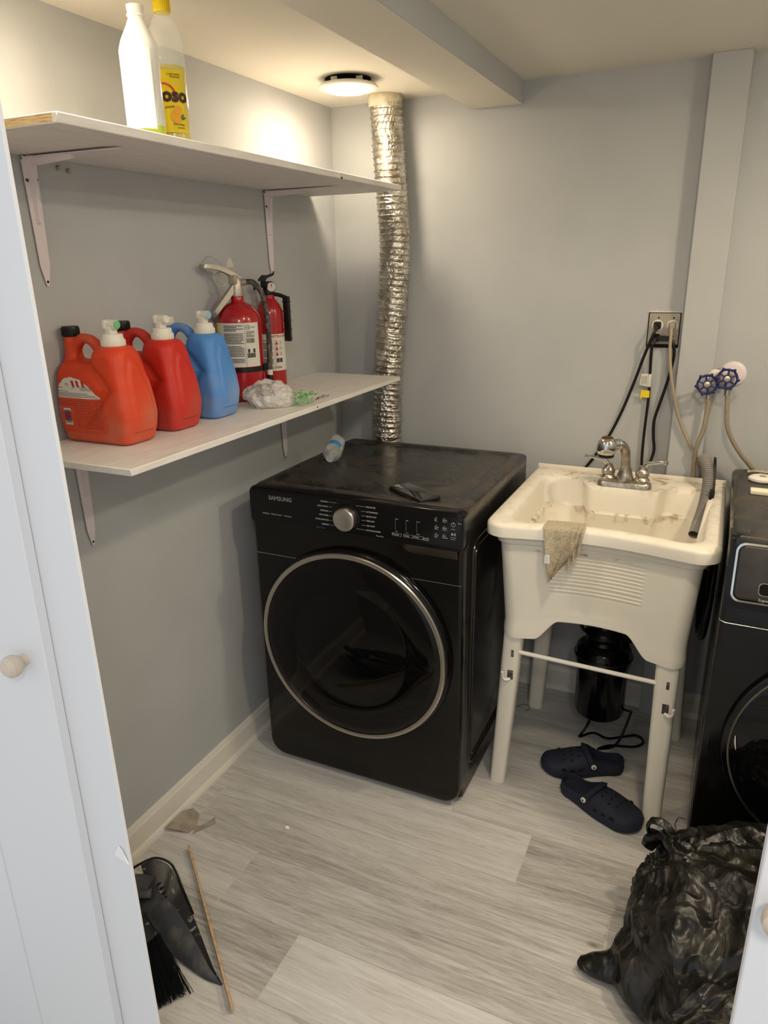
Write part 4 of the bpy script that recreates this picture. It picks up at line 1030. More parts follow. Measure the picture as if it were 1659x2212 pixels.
# inside, bottom up
BOW = .036
R.append(sring(.150, .612, .10, .10, .0, .0, .26, dr=.012)); R.append(sring(.118, .618, .10, .10, .0, .0, .225, dr=.012)); R.append(sring(.100, .640, .09, .09, .004, .01, .20, dr=.012))
R.append(sring(.078, .800, .07, .06, .012, .050, .155, dr=.012)); R.append(sring(.076, .838, .065, .055, .016, .058, .150, dr=.012)); R.append(sring(.068, .842, .065, .055, .02, .062, .140, dr=.012))
R.append(sring(.0672, .848, .065, .055, .022, .063, .138, dr=.012)); R.append(sring(.060, .900, .06, .05, BOW*.8, .070, .118, dr=.012)); R.append(sring(.056, .915, .06, .05, BOW*.85, .072, .112, dr=.012)); R.append(sring(.049, SZ, .058, .05, BOW*.9, .074, .105, dr=.012))
R.append(sring(.034, SZ+.001, .056, .04, BOW, .0, .06, dr=.012)); R.append(sring(.008, SZ, .055, .02, BOW, 0, .012)); R.append(sring(.002, SZ-.004, .055, .014, BOW, 0, .004)); R.append(sring(0, SZ-.010, .055, .012, BOW, 0, .0))
R.append(sring(0, SZ-.036, .055, .012, BOW, 0)); R.append(sring(.004, SZ-.037, .053, .012, BOW, 0)); R.append(sring(.024, SZ-.036, .04, .012, BOW, 0)); R.append(sring(.026, SZ-.040, .04, .012, BOW, 0))
R.append(sring(.028, .862, .04, .012, BOW, 0)); R.append(sring(.030, .858, .04, .012, BOW, 0)); R.append(sring(.036, .856, .038, .012, BOW, 0))
for k in range(1, 70):
    z_ = .856-(.856-.700)*k/69; R.append(sring(.036+.017*(.856-z_)/.25, z_, .038, .012, BOW*(1-.2*(.856-z_)/.25), 0, washb=washb))
for z_ in (.690, .67, .65): R.append(sring(.036+.017*(.856-z_)/.25, z_, .038, .012, BOW*(1-.2*(.856-z_)/.25), 0))
def mk(u):
    return lambda side, s: .65+(arch(side, s)-.65)*u
for u in (.25, .5, .75, 1.0): 
    o_ = .0500+.006*u-(.004 if u > .7 else 0); R.append(sring(o_, 0, .038, .02, BOW*.75, 0, zf=mk(u)))
R.append(sring(.057, 0, .034, .02, BOW*.75, 0, zf=lambda s_, q_: arch(s_, q_)+.0005)); R.append(sring(.062, 0, .032, .02, BOW*.75, 0, zf=lambda s_, q_: .645))
tb.loft(R, cap0=True, cap1=False)
basin_mesh_dirt = (tb, )
o = t.part('basin', tb, 'sink', smooth=50)
me = o.data; at = me.attributes.new('dirt', 'FLOAT', 'POINT'); L_ = Vector(t.loc)
for i, v in enumerate(me.vertices):
    p = v.co+L_; dd_ = 0
    if p.z > .9145: dd_ = .22+.9*math.exp(-((p.x-1.13)/.16)**2-((p.y+.15)/.10)**2)+(.35 if p.y > -.19 else 0)
    if abs(p.z-.840) < .004 and SYF+.05 < p.y < SYB-.1 and SX0+.05 < p.x < SX1-.05: dd_ = max(dd_, .9)
    at.data[i].value = dd_
lp = MB(); lp.box(SX0+.002, SX1-.002, SYB-.008, SYB-.0005, SZ-.004, SZ+.011, .0015); t.part('back_lip', lp, 'sink')
# legs
def leg(top, bot, rx, ry, front, lab=None):
    mb = MB(); A, B = Vector(top), Vector(bot); rings = []
    for k in range(13):
        u = k/12; p = A.lerp(B, u); sx_, sy_ = rx*(1-.20*u), ry*(1-.15*u); ring = []
        for q in range(28):
            a = 2*pi*q/28; e = .62; ring.append(V(p.x+sx_*math.copysign(abs(cos(a))**e, cos(a)), p.y+sy_*math.copysign(abs(sin(a))**e, sin(a)), p.z))
        rings.append(ring)
    mb.loft(rings); lo_ = t.part('leg', mb, 'sink')
    if front:
        for zz_, w_, h_ in ((.493, .0042, .012), (.418, .009, .016)):
            u = (A.z-zz_)/(A.z-B.z); p = A.lerp(B, u)
            sl = MB(); sl.box(p.x+.006-w_, p.x+.006+w_, p.y-ry*(1-.15*u)-.0008, p.y-ry*(1-.15*u)+.001, zz_-h_, zz_+h_, .0008, 1); t.part('slot', sl, 'rubber', lo_)
        s_ = -1 if front == 'l' else 1
        cl = MB(); yy = p.y-ry*.9; cl.tube([(p.x+.006, yy-.001, .404), (p.x+.006+s_*.012, yy-.008, .402), (p.x+.006+s_*.020, yy-.011, .410), (p.x+.006+s_*.021, yy-.012, .428)], .0062, 10, 5, flat=.7); t.part('leg_hook', cl, 'white', lo_)
    return lo_
leg((.914, -.634, .62), (.874, -.622, 0), .031, .028, 'l'); leg((1.346, -.634, .62), (1.352, -.638, 0), .033, .028, 'r')
leg((.915, -.175, .60), (.886, -.160, 0), .034, .028, None); leg((1.350, -.175, .60), (1.378, -.160, 0), .034, .028, None)
rd = MB(); rd.tube([(.930, -.650, .498), (1.325, -.650, .489)], .0065, 14, 1); t.part('crossbar', rd, 'white')
ds = MB(); ds.lathe([(.045, .60), (.045, .612)], (1.133, -.36, 0), n=24)
# faucet
FX, FYY, FZ = 1.140, -.215, SZ+.001
t = Thing('faucet', 'limescaled chrome two-handle faucet with pull-out head on the sink deck', 'faucet', (FX, FYY, FZ))
b = MB(); P = lambda o, r: rrect(FX-.084+o, FX+.084-o, FYY-.028+o, FYY+.028-o, r, 8)
b.loft([[V(a, q, FZ) for a, q in P(0, .022)], [V(a, q, FZ+.012) for a, q in P(.002, .021)], [V(a, q, FZ+.020) for a, q in P(.008, .018)], [V(a, q, FZ+.022) for a, q in P(.014, .012)]])
t.part('base_plate', b, 'dullchrome')
for s_ in (-1, 1):
    h = MB(); hx = FX+s_*.052
    h.lathe([(.024, .018), (.0245, .026), (.019, .032), (.018, .036), (.0215, .040), (.0215, .050), (.016, .056), (.013, .062), (.012, .070), (0, .073)], (hx, FYY, FZ), n=28)
    ho = t.part('handle_post', h, 'dullchrome')
    h = MB(); h.tube([(hx, FYY, FZ+.060), (hx+s_*.012, FYY-.003, FZ+.078), (hx+s_*.032, FYY-.012, FZ+.086), (hx+s_*.055, FYY-.022, FZ+.093), (hx+s_*.072, FYY-.030, FZ+.094)], lambda u: .0095-.0045*sin(min(1, u*1.2)*pi*.5)+(.0022 if u > .9 else 0), 14, 6); t.part('lever', h, 'chrome', ho)
s_ = MB(); s_.lathe([(.027, .018), (.0265, .030), (.022, .042), (.0185, .055), (.0185, .06)], (FX, FYY, FZ), n=28)
s_.tube([(FX, FYY, FZ+.05), (FX-.002, FYY-.001, FZ+.085), (FX-.006, FYY-.006, FZ+.118), (FX-.018, FYY-.022, FZ+.138), (FX-.034, FYY-.042, FZ+.144)], .0148, 22, 8)
t.part('spout', s_, 'dullchrome')
s_ = MB(); dv = V(-.6, -.78, .05).normalized(); p0 = V(FX-.022, FYY-.030, FZ+.142)
s_.lathe([(.0178, 0), (.0182, .004), (.0182, .008), (.0165, .010), (.0170, .032)], p0, dv, 28); t.part('spout_collar', s_, 'chrome')
hd = V(FX-.054, FYY-.074, FZ+.142); s_ = MB(); s_.lathe([(.010, .030), (.018, .027), (.026, .018), (.030, .004), (.030, -.010), (.0265, -.022), (.024, -.024)], hd, (0, 0, 1), 36); hdo = t.part('spray_head', s_, 'chrome')
s_ = MB(); s_.lathe([(.0248, -.0235), (.0245, -.031), (.021, -.034), (0, -.034)], hd, (0, 0, 1), 32); t.part('spray_face', s_, 'black', hdo)
s_ = MB(); s_.lathe([(.0185, .0268), (.0150, .0300), (0, .0325)], hd, (0, 0, 1), 28); t.part('spray_button', s_, 'screw', hdo)
# towel over the front rim
def towel():
    t = Thing('towel', 'beige terry washcloth draped over the front rim of the sink', 'towel', (1.04, -.72, SZ))
    nu, nv = 26, 40; top = []; G_ = {}
    def bowy(x): s = (x-SX0-.055)/(SX1-SX0-.11); return SYF+BOW*sin(pi*max(0, min(1, s)))**1.2
    mb = MB(); rows = []
    for i in range(nv+1):
        v = i/nv; row = []
        for j in range(nu+1):
            u = j/nu
            # outline: left edge straight, right edge runs diagonally to the tip
            if v < .18:
                w_ = v/.18; x = .992+.104*u; y = bowy(x)+.055*(1-w_)-.002; z = SZ+.0055
                if w_ > .82: k = (w_-.82)/.18; z -= .003*k; y -= .004*k
            else:
                w_ = (v-.18)/.82; xl = .994+.026*w_; xr = 1.098-.004*w_ if w_ < .45 else 1.096-.066*((w_-.45)/.55)**1.1
                x = xl+(xr-xl)*u; z = SZ+.001-(.150*(1-u)**.8+.150*(1-(1-u)**.8)*.78)*w_*1.02
                y = bowy(x)-.0060-.005*min(1, w_*3)
                y -= (.0055*sin(u*9+1.2)+.004*sin(u*17+w_*3))*min(1, w_*2.2)
            y += .0015*noise.noise(V(x*60, z*60, 3)); z += .001*noise.noise(V(x*70, y*70, 8))
            row.append(V(x, y, z))
        rows.append(row)
    A = [[mb.bm.verts.new(p) for p in r] for r in rows]
    for i in range(nv):
        for j in range(nu): mb.bm.faces.new((A[i][j], A[i][j+1], A[i+1][j+1], A[i+1][j]))
    bmesh.ops.recalc_face_normals(mb.bm, faces=mb.bm.faces[:])
    bmesh.ops.solidify(mb.bm, geom=mb.bm.faces[:]+mb.bm.edges[:]+mb.bm.verts[:], thickness=.0035)
    t.part('cloth', mb, 'towel', smooth=70)
    # rolled hem ridges at the right
    hm = MB()
    for du in (0, .012, .024):
        hm.tube([(1.100-du, bowy(1.1)+.006, SZ+.009), (1.098-du, bowy(1.1)-.010, SZ-.004), (1.092-du, bowy(1.1)-.014, SZ-.04), (1.090-du, bowy(1.09)-.014, SZ-.062-du*2)], .0038, 8, 6)
    t.part('hem', hm, 'towel')
    tg = MB(); tg.box(1.004, 1.018, bowy(1.0)-.0185, bowy(1.0)-.0177, SZ-.095, SZ-.070); lb_ = t.part('care_label', tg, 'paper')
    tx = MB()
    for k in range(6): tx.box(1.006, 1.0155, bowy(1.0)-.0188, bowy(1.0)-.0184, SZ-.092+k*.0035, SZ-.0912+k*.0035)
    t.part('label_text', tx, 'beigecord', lb_)
towel()
# disposer under the tub
c = V(1.133, -.290, 0)
t = Thing('garbage_disposer', 'glossy black disposer canister hanging under the laundry tub', 'disposer', (c.x, c.y, .12))
b = MB(); b.lathe([(.0, .120), (.060, .121), (.078, .128), (.0835, .142), (.0845, .30), (.088, .312), (.092, .330), (.0935, .355), (.088, .378), (.074, .392), (.060, .398), (.056, .410), (.062, .418), (.066, .430), (.062, .446), (.050, .455), (.046, .47), (.046, .560), (.058, .566), (.058, .585), (.0, .585)], c, n=56)
t.part('body', b, 'blackgloss')
b = MB(); b.lathe([(.0945, .346), (.097, .350), (.0945, .354)], c, n=56, cap=False); b.lathe([(.0665, .427), (.068, .430), (.0665, .433)], c, n=56, cap=False); t.part('clamp_band', b, 'black')
b = MB(); b.tube([c+V(.05, .02, .40), c+V(.09, .05, .41), c+V(.12, .12, .41), c+V(.12, .20, .38), c+V(.12, .23, .36)], .019, 16, 8); t.part('drain_elbow', b, 'black')
b = MB(); b.tube([c+V(-.055, -.01, .56), c+V(-.080, -.02, .50), c+V(-.075, -.015, .44), c+V(-.045, 0, .41)], .006, 10, 8); b.box(c.x-.075, c.x+.05, c.y-.03, c.y+.03, .52, .575, .01); t.part('mount_bracket', b, 'black')
mb = MB(); r_ = .0042
mb.tube([c+V(.078, 0, .150), c+V(.098, -.005, .150), (1.236, -.235, .105), (1.205, -.300, .012), (1.150, -.345, .006), (1.185, -.310, .006), (1.262, -.285, .007), (1.288, -.245, .007), (1.262, -.215, .006), (1.215, -.245, .007), (1.17, -.285, .015), (1.12, -.26, .007), (1.08, -.300, .006), (1.082, -.285, .010), (1.10, -.262, .045), (1.112, -.255, .124)], r_, 10, 12)
t.part('power_cord', mb, 'blackgloss', label='black cord coiled on the floor', smooth=60)

# ================================================================== OUTLET, CABLES, VALVES
ox0, ox1, oz0, oz1 = 1.144, 1.243, 1.339, 1.451
t = Thing('outlet_box', 'open metal outlet box in a ragged wall cutout left of the pipe chase', 'outlet', ((ox0+ox1)/2, 0, oz0))
b = MB(); P = rrect(ox0, ox1, oz0, oz1, .004, 3); Q = rrect(ox0+.003, ox1-.003, oz0+.003, oz1-.003, .003, 3)
b.loft([xz_ring(P, -.0002), xz_ring(P, -.0015), xz_ring(Q, -.0015), xz_ring(Q, -.0002)], loop=True); t.part('cutout_edge', b, 'hole')
b = MB(); b.prism(rrect(ox0+.0035, ox1-.0035, oz0+.012, oz1-.0035, .006, 4), (0, -.0006, 0), U_, V_, (0, -.0035, 0)); b.prism(rrect(ox0+.012, ox1-.012, oz0+.018, oz1-.010, .006, 4), (0, -.0038, 0), U_, V_, (0, -.0030, 0)); b.bevel(.0008, 1); pl = t.part('cover_plate', b, 'outlet')
b = MB(); b.box(ox0+.003, ox1-.003, -.0030, -.0005, oz0+.001, oz0+.011); t.part('gap', b, 'hole')
sockets = [(1.1745, 1.410), (1.2195, 1.410), (1.1745, 1.371), (1.2195, 1.371)]
for k, (sx_, sz_) in enumerate(sockets):
    b = MB(); b.lathe([(.0175, 0), (.0175, .0025), (.0165, .0035), (0, .0035)], (sx_, -.0066, sz_), (0, -1, 0), 28); so = t.part('socket', b, 'white' if k < 2 else 'beigecord', pl)
    if k == 3:
        b = MB(); b.box(sx_-.0065, sx_-.0050, -.0106, -.0100, sz_+.001, sz_+.008).box(sx_+.0050, sx_+.0065, -.0106, -.0100, sz_+.001, sz_+.008); t.part('slot', b, 'hole', pl)
b = MB()
for sx_ in (1.176, 1.2215): b.lathe([(.0028, 0), (.0024, .001), (0, .0012)], (sx_, -.0066, 1.4335), (0, -1, 0), 12)
t.part('screw', b, 'hole', pl)
random.seed(11); b = MB()
pp = [(ox0-.002, oz1+.001)]+[(ox0+(ox1-ox0)*k/14, oz1+.0015+random.uniform(0, .0045)) for k in range(1, 14)]+[(ox1+.003, oz1+.001), (ox1+.001, oz1-.001), (ox0, oz1-.001)]
b.prism(pp, (0, 0, 0), U_, V_, (0, -.003, 0)); t.part('torn_edge', b, 'label', label='ragged torn drywall paper along the top edge')
def plug(x, z, m_, lab_, rot=0):
    b = MB(); b.loft([[V(x+a, -.010, z+c_) for a, c_ in rrect(-.0115, .0115, -.012, .012, .005, 4)], [V(x+a, -.022, z+c_) for a, c_ in rrect(-.011, .011, -.012, .011, .005, 4)], [V(x+a, -.032, z-.003+c_) for a, c_ in rrect(-.007, .007, -.008, .007, .004, 4)], [V(x+a, -.036, z-.005+c_) for a, c_ in rrect(-.005, .005, -.005, .005, .003, 4)]])
    return b
# dark cable running down left behind the dryer
t = Thing('power_cable', 'black cable hanging from the upper left socket and slanting left behind the sink', 'cable', (1.1745, -.02, 1.3))
t.part('plug', plug(1.1745, 1.410, 'black', ''), 'black')
b = MB(); b.tube([(1.1745, -.034, 1.405), (1.168, -.045, 1.385), (1.156, -.035, 1.350), (1.143, -.022, 1.310), (1.118, -.015, 1.22), (1.085, -.012, 1.115), (1.045, -.012, 1.02), (.985, -.015, .92), (.90, -.03, .80), (.84, -.03, .70)], .0048, 10, 10); t.part('cord', b, 'black')
t = Thing('power_cable', 'black cable with white and yellow tags hanging straight down behind the faucet', 'cable', (1.167, -.02, 1.3))
t.part('plug', plug(1.1745, 1.372, 'black', ''), 'black')
b = MB(); b.tube([(1.1745, -.034, 1.368), (1.168, -.042, 1.350), (1.166, -.030, 1.320), (1.168, -.022, 1.25), (1.170, -.015, 1.18), (1.168, -.013, 1.10), (1.167, -.012, 1.02), (1.170, -.012, .94), (1.185, -.016, .88), (1.19, -.02, .70)], .0046, 10, 10); co = t.part('cord', b, 'black')
b = MB(); b.prism([(1.138, 1.219), (1.169, 1.213), (1.170, 1.256), (1.166, 1.257), (1.141, 1.255)], (0, -.0235, 0), U_, V_, (0, -.0006, 0)); b.box(1.1645, 1.1735, -.027, -.015, 1.213, 1.257, .002); tg = t.part('tag', b, 'label', label='white printed cable tag')
b = MB()
for k in range(8): b.box(1.142, 1.161, -.0245, -.0240, 1.222+k*.0036, 1.2228+k*.0036)
t.part('tag_text', b, 'ink', tg)
b = MB(); b.prism([(1.144, 1.176), (1.146, 1.168), (1.149, 1.178), (1.170, 1.177), (1.170, 1.201), (1.145, 1.201)], (0, -.0205, 0), U_, V_, (0, -.0006, 0)); b.box(1.163, 1.1725, -.021, -.009, 1.177, 1.201, .002); t.part('tag', b, 'yellow', label='yellow cable tag')
t = Thing('power_cable', 'black cable curving down at the edge of the chase from the lower sockets', 'cable', (1.22, -.02, 1.3))
b = MB(); b.loft([xz_ring(rrect(1.178, 1.215, 1.362, 1.378, .004, 3), -.012), xz_ring(rrect(1.178, 1.215, 1.362, 1.378, .004, 3), -.030)]); t.part('plug', b, 'black')
b = MB(); b.tube([(1.212, -.024, 1.370), (1.228, -.030, 1.358), (1.235, -.030, 1.325), (1.232, -.026, 1.285), (1.222, -.020, 1.225), (1.206, -.015, 1.155), (1.195, -.013, 1.10), (1.198, -.012, 1.045), (1.204, -.012, 1.00), (1.195, -.020, .955), (1.178, -.026, .925), (1.172, -.030, .86), (1.17, -.032, .72)], .0048, 10, 10); t.part('cord', b, 'black')
t = Thing('power_cable', 'beige cable from the upper right socket crossing the chase to the right', 'cable', (1.22, -.02, 1.3))
t.part('plug', plug(1.2195, 1.410, 'beigecord', ''), 'beigecord')
b = MB(); b.tube([(1.2195, -.036, 1.405), (1.2215, -.055, 1.385), (1.223, -.060, 1.345), (1.228, -.065, 1.305), (1.237, -.068, 1.255), (1.252, -.068, 1.195), (1.268, -.066, 1.14), (1.293, -.064, 1.08), (1.322, -.062, 1.03), (1.350, -.055, .99), (1.375, -.04, .94), (1.40, -.03, .80), (1.41, -.03, .6)], .0050, 10, 10); t.part('cord', b, 'beigecord')

def handwheel(c, d, r, rot=0):
    """six-lobed valve handwheel facing d"""
    mb = MB(); N = 96; q = V(0, 0, 1).rotation_difference(Vector(d)); c = Vector(c)
    rings = []
    for k in range(N):
        a = 2*pi*k/N+rot; lob = max(0, cos(6*(a-rot)))**3; R_ = r*(.86+.14*lob); th = .0036+.0022*lob; ring = []
        for j in range(12):
            e = 2*pi*j/12; ring.append(c+q @ V((R_-th*.5+th*cos(e))*cos(a), (R_-th*.5+th*cos(e))*sin(a), th*sin(e)))
        rings.append(ring)
    mb.loft(rings, loop=True)
    for k in range(6):
        a = 2*pi*k/6+rot+pi/6
        mb.tube([c+q @ V(r*.30*cos(a), r*.30*sin(a), .002), c+q @ V(r*.80*cos(a), r*.80*sin(a), 0)], .0028, 8, 1)
    # ring around the hub
    mb.lathe([(r*.26, -.003), (r*.36, -.003), (r*.36, .004), (r*.26, .004)], c, d, 28, cap=False)
    return mb
D_ = V(.10, -1, .06).normalized()
# left valve
t = Thing('water_valve', 'left supply valve with blue handwheel at the corner of the chase', 'valve', (1.350, -.03, 1.262))
b = MB(); b.tube([(1.372, -.002, 1.268), (1.368, -.030, 1.266), (1.360, -.066, 1.256)], .0125, 16, 6); b.lathe([(.015, -.006), (.016, .0), (.016, .014), (.012, .018)], (1.352, -.075, 1.250), D_, 20); b.tube([(1.352, -.078, 1.246), (1.353, -.078, 1.222)], .0115, 16, 1); b.lathe([(.0135, 0), (.0135, .008)], (1.353, -.078, 1.216), (0, 0, 1), 6)
bo = t.part('body', b, 'brass'); t.part('handwheel', handwheel((1.345, -.110, 1.243), D_, .034, .3), 'bluevalve')
b = MB(); b.lathe([(.009, -.004), (.009, .0045), (.0045, .006), (.0045, .010), (0, .0105)], (1.345, -.110, 1.243), D_, 16); b.tube([(1.350, -.085, 1.247), (1.345, -.108, 1.243)], .006, 10, 1); t.part('stem', b, 'brass')
b = MB(); b.tube([(1.351, -.064, 1.262), (1.360, -.060, 1.274), (1.372, -.050, 1.272)], .010, 12, 5); t.part('sealant', b, 'label', label='white sealant tape wrapped on the pipe')
t = Thing('water_valve', 'right supply valve with blue handwheel over a round white wall plate', 'valve', (1.41, 0, 1.262))
b = MB(); b.lathe([(.039, 0), (.0395, .003), (.037, .007), (.028, .010), (.013, .0115), (.013, .010)], (1.414, -.0005, 1.264), (0, -1, 0), 48); t.part('wall_plate', b, 'bracket', label='round white wall plate')
b = MB(); b.tube([(1.412, -.006, 1.264), (1.408, -.060, 1.262)], .0105, 16, 1); b.lathe([(.015, -.010), (.016, -.004), (.016, .014), (.012, .018)], (1.405, -.070, 1.261), D_, 20); b.tube([(1.405, -.076, 1.258), (1.405, -.077, 1.236)], .0115, 16, 1); b.lathe([(.0135, 0), (.0135, .008)], (1.405, -.077, 1.232), (0, 0, 1), 6); t.part('body', b, 'brass')
t.part('handwheel', handwheel((1.399, -.106, 1.262), D_, .0345, 0), 'bluevalve')
b = MB(); b.lathe([(.009, -.004), (.009, .0045), (.0045, .006), (.0045, .010), (0, .0105)], (1.399, -.106, 1.262), D_, 16); b.tube([(1.404, -.080, 1.262), (1.399, -.104, 1.262)], .006, 10, 1); t.part('stem', b, 'brass')
t = Thing('supply_hose', 'braided metal hose dropping from the left valve behind the sink', 'hose', (1.353, -.078, 1.0))
b = MB(); b.tube([(1.353, -.078, 1.212), (1.355, -.080, 1.17), (1.351, -.082, 1.10), (1.337, -.082, 1.04), (1.335, -.066, .985), (1.338, -.059, .935), (1.342, -.059, .86), (1.35, -.059, .74)], .0074, 14, 10); t.part('hose', b, 'braid', smooth=60)
b = MB(); b.lathe([(.0125, 0), (.0125, .010), (.009, .012), (.009, .020)], (1.353, -.078, 1.219), (0, 0, -1), 6); b.lathe([(.0095, .012), (.0095, .026), (.008, .027)], (1.353, -.078, 1.219), (0, 0, -1), 18); t.part('coupling', b, 'steel')
t = Thing('supply_hose', 'braided metal hose dropping from the right valve behind the washer', 'hose', (1.405, -.077, 1.0))
b = MB(); b.tube([(1.405, -.077, 1.228), (1.409, -.080, 1.18), (1.416, -.080, 1.12), (1.436, -.076, 1.07), (1.470, -.068, 1.02), (1.500, -.060, .985), (1.525, -.048, .945), (1.55, -.04, .86), (1.56, -.04, .72)], .0072, 14, 10); t.part('hose', b, 'braid', smooth=60)
b = MB(); b.lathe([(.0125, 0), (.0125, .010), (.009, .012)], (1.405, -.077, 1.235), (0, 0, -1), 6); b.lathe([(.0095, .010), (.0095, .028), (.008, .029)], (1.405, -.077, 1.235), (0, 0, -1), 18); t.part('coupling', b, 'steel')
# corrugated washer drain hose hooked over the sink rim
def corrugated(pts, r, pitch=.0068, n=22):
    P_ = catmull(pts, 40); mb = MB(); rings = []; tot = 0
    # resample
    Lh = [0]
    for i in range(1, len(P_)): Lh.append(Lh[-1]+(P_[i]-P_[i-1]).length)
    step = pitch/4; k = 0; s = 0; up = None; Q = []
    while s < Lh[-1]:
        while Lh[k+1] < s: k += 1
        Q.append(P_[k].lerp(P_[k+1], (s-Lh[k])/(Lh[k+1]-Lh[k]))); s += step
    for i, p in enumerate(Q):
        tg = (Q[min(i+1, len(Q)-1)]-Q[max(i-1, 0)]).normalized()
        if up is None: up = V(1, 0, 0)
        a = tg.cross(up).normalized(); up = a.cross(tg).normalized(); R_ = r+(.0020 if i % 4 in (1, 2) else -.0010)
        rings.append([p+a*(R_*cos(2*pi*j/n))+up*(R_*sin(2*pi*j/n)) for j in range(n)])
    mb.loft(rings); return mb
t = Thing('drain_hose', 'grey corrugated drain hose hooked over the back right of the sink', 'hose', (1.37, -.06, .9))
t.part('hose', corrugated([(1.412, -.045, .70), (1.400, -.045, .82), (1.372, -.050, .94), (1.362, -.062, .985), (1.366, -.090, 1.003), (1.374, -.130, .998), (1.384, -.170, .965), (1.385, -.215, .925), (1.380, -.27, .888), (1.372, -.33, .860)], .0155), 'greyhose')
b = MB(); b.lathe([(.0158, 0), (.0165, .004), (.0155, .05), (.015, .052)], (1.3725, -.325, .863), V(-.010, -.062, -.030), 20, cap=False); t.part('hose_end', b, 'greyhose')
b = MB(); b.tube([(1.398, -.075, .97), (1.395, -.10, 1.012), (1.398, -.14, 1.006), (1.402, -.19, .955), (1.403, -.225, .925)], .0035, 8, 8, flat=.5); b.box(1.393, 1.407, -.250, -.225, .915, .945, .003); t.part('hose_clip', b, 'black')
# cream guard strip along the right inner wall of the sink
b = MB(); b.tube([(1.400, -.275, .920), (1.399, -.34, .912), (1.395, -.42, .895), (1.387, -.52, .87), (1.375, -.60, .85)], lambda u: .010+.004*sin(pi*u), 12, 8, flat=.45)
single('plastic_strip', b, 'sink', 'cream plastic strip lying inside the right wall of the sink', 'strip', (1.39, -.4, .85))
# black hose loop hanging between sink and washer
b = MB(); b.tube([(1.42, -.05, .80), (1.428, -.16, .80), (1.432, -.30, .74), (1.430, -.38, .62), (1.424, -.33, .50), (1.415, -.20, .46), (1.41, -.10, .52), (1.41, -.04, .6)], .012, 12, 10)
single('rubber_hose', b, 'black', 'black rubber hose looping in the gap between sink and washer', 'hose', (1.42, -.2, .5), smooth=60)

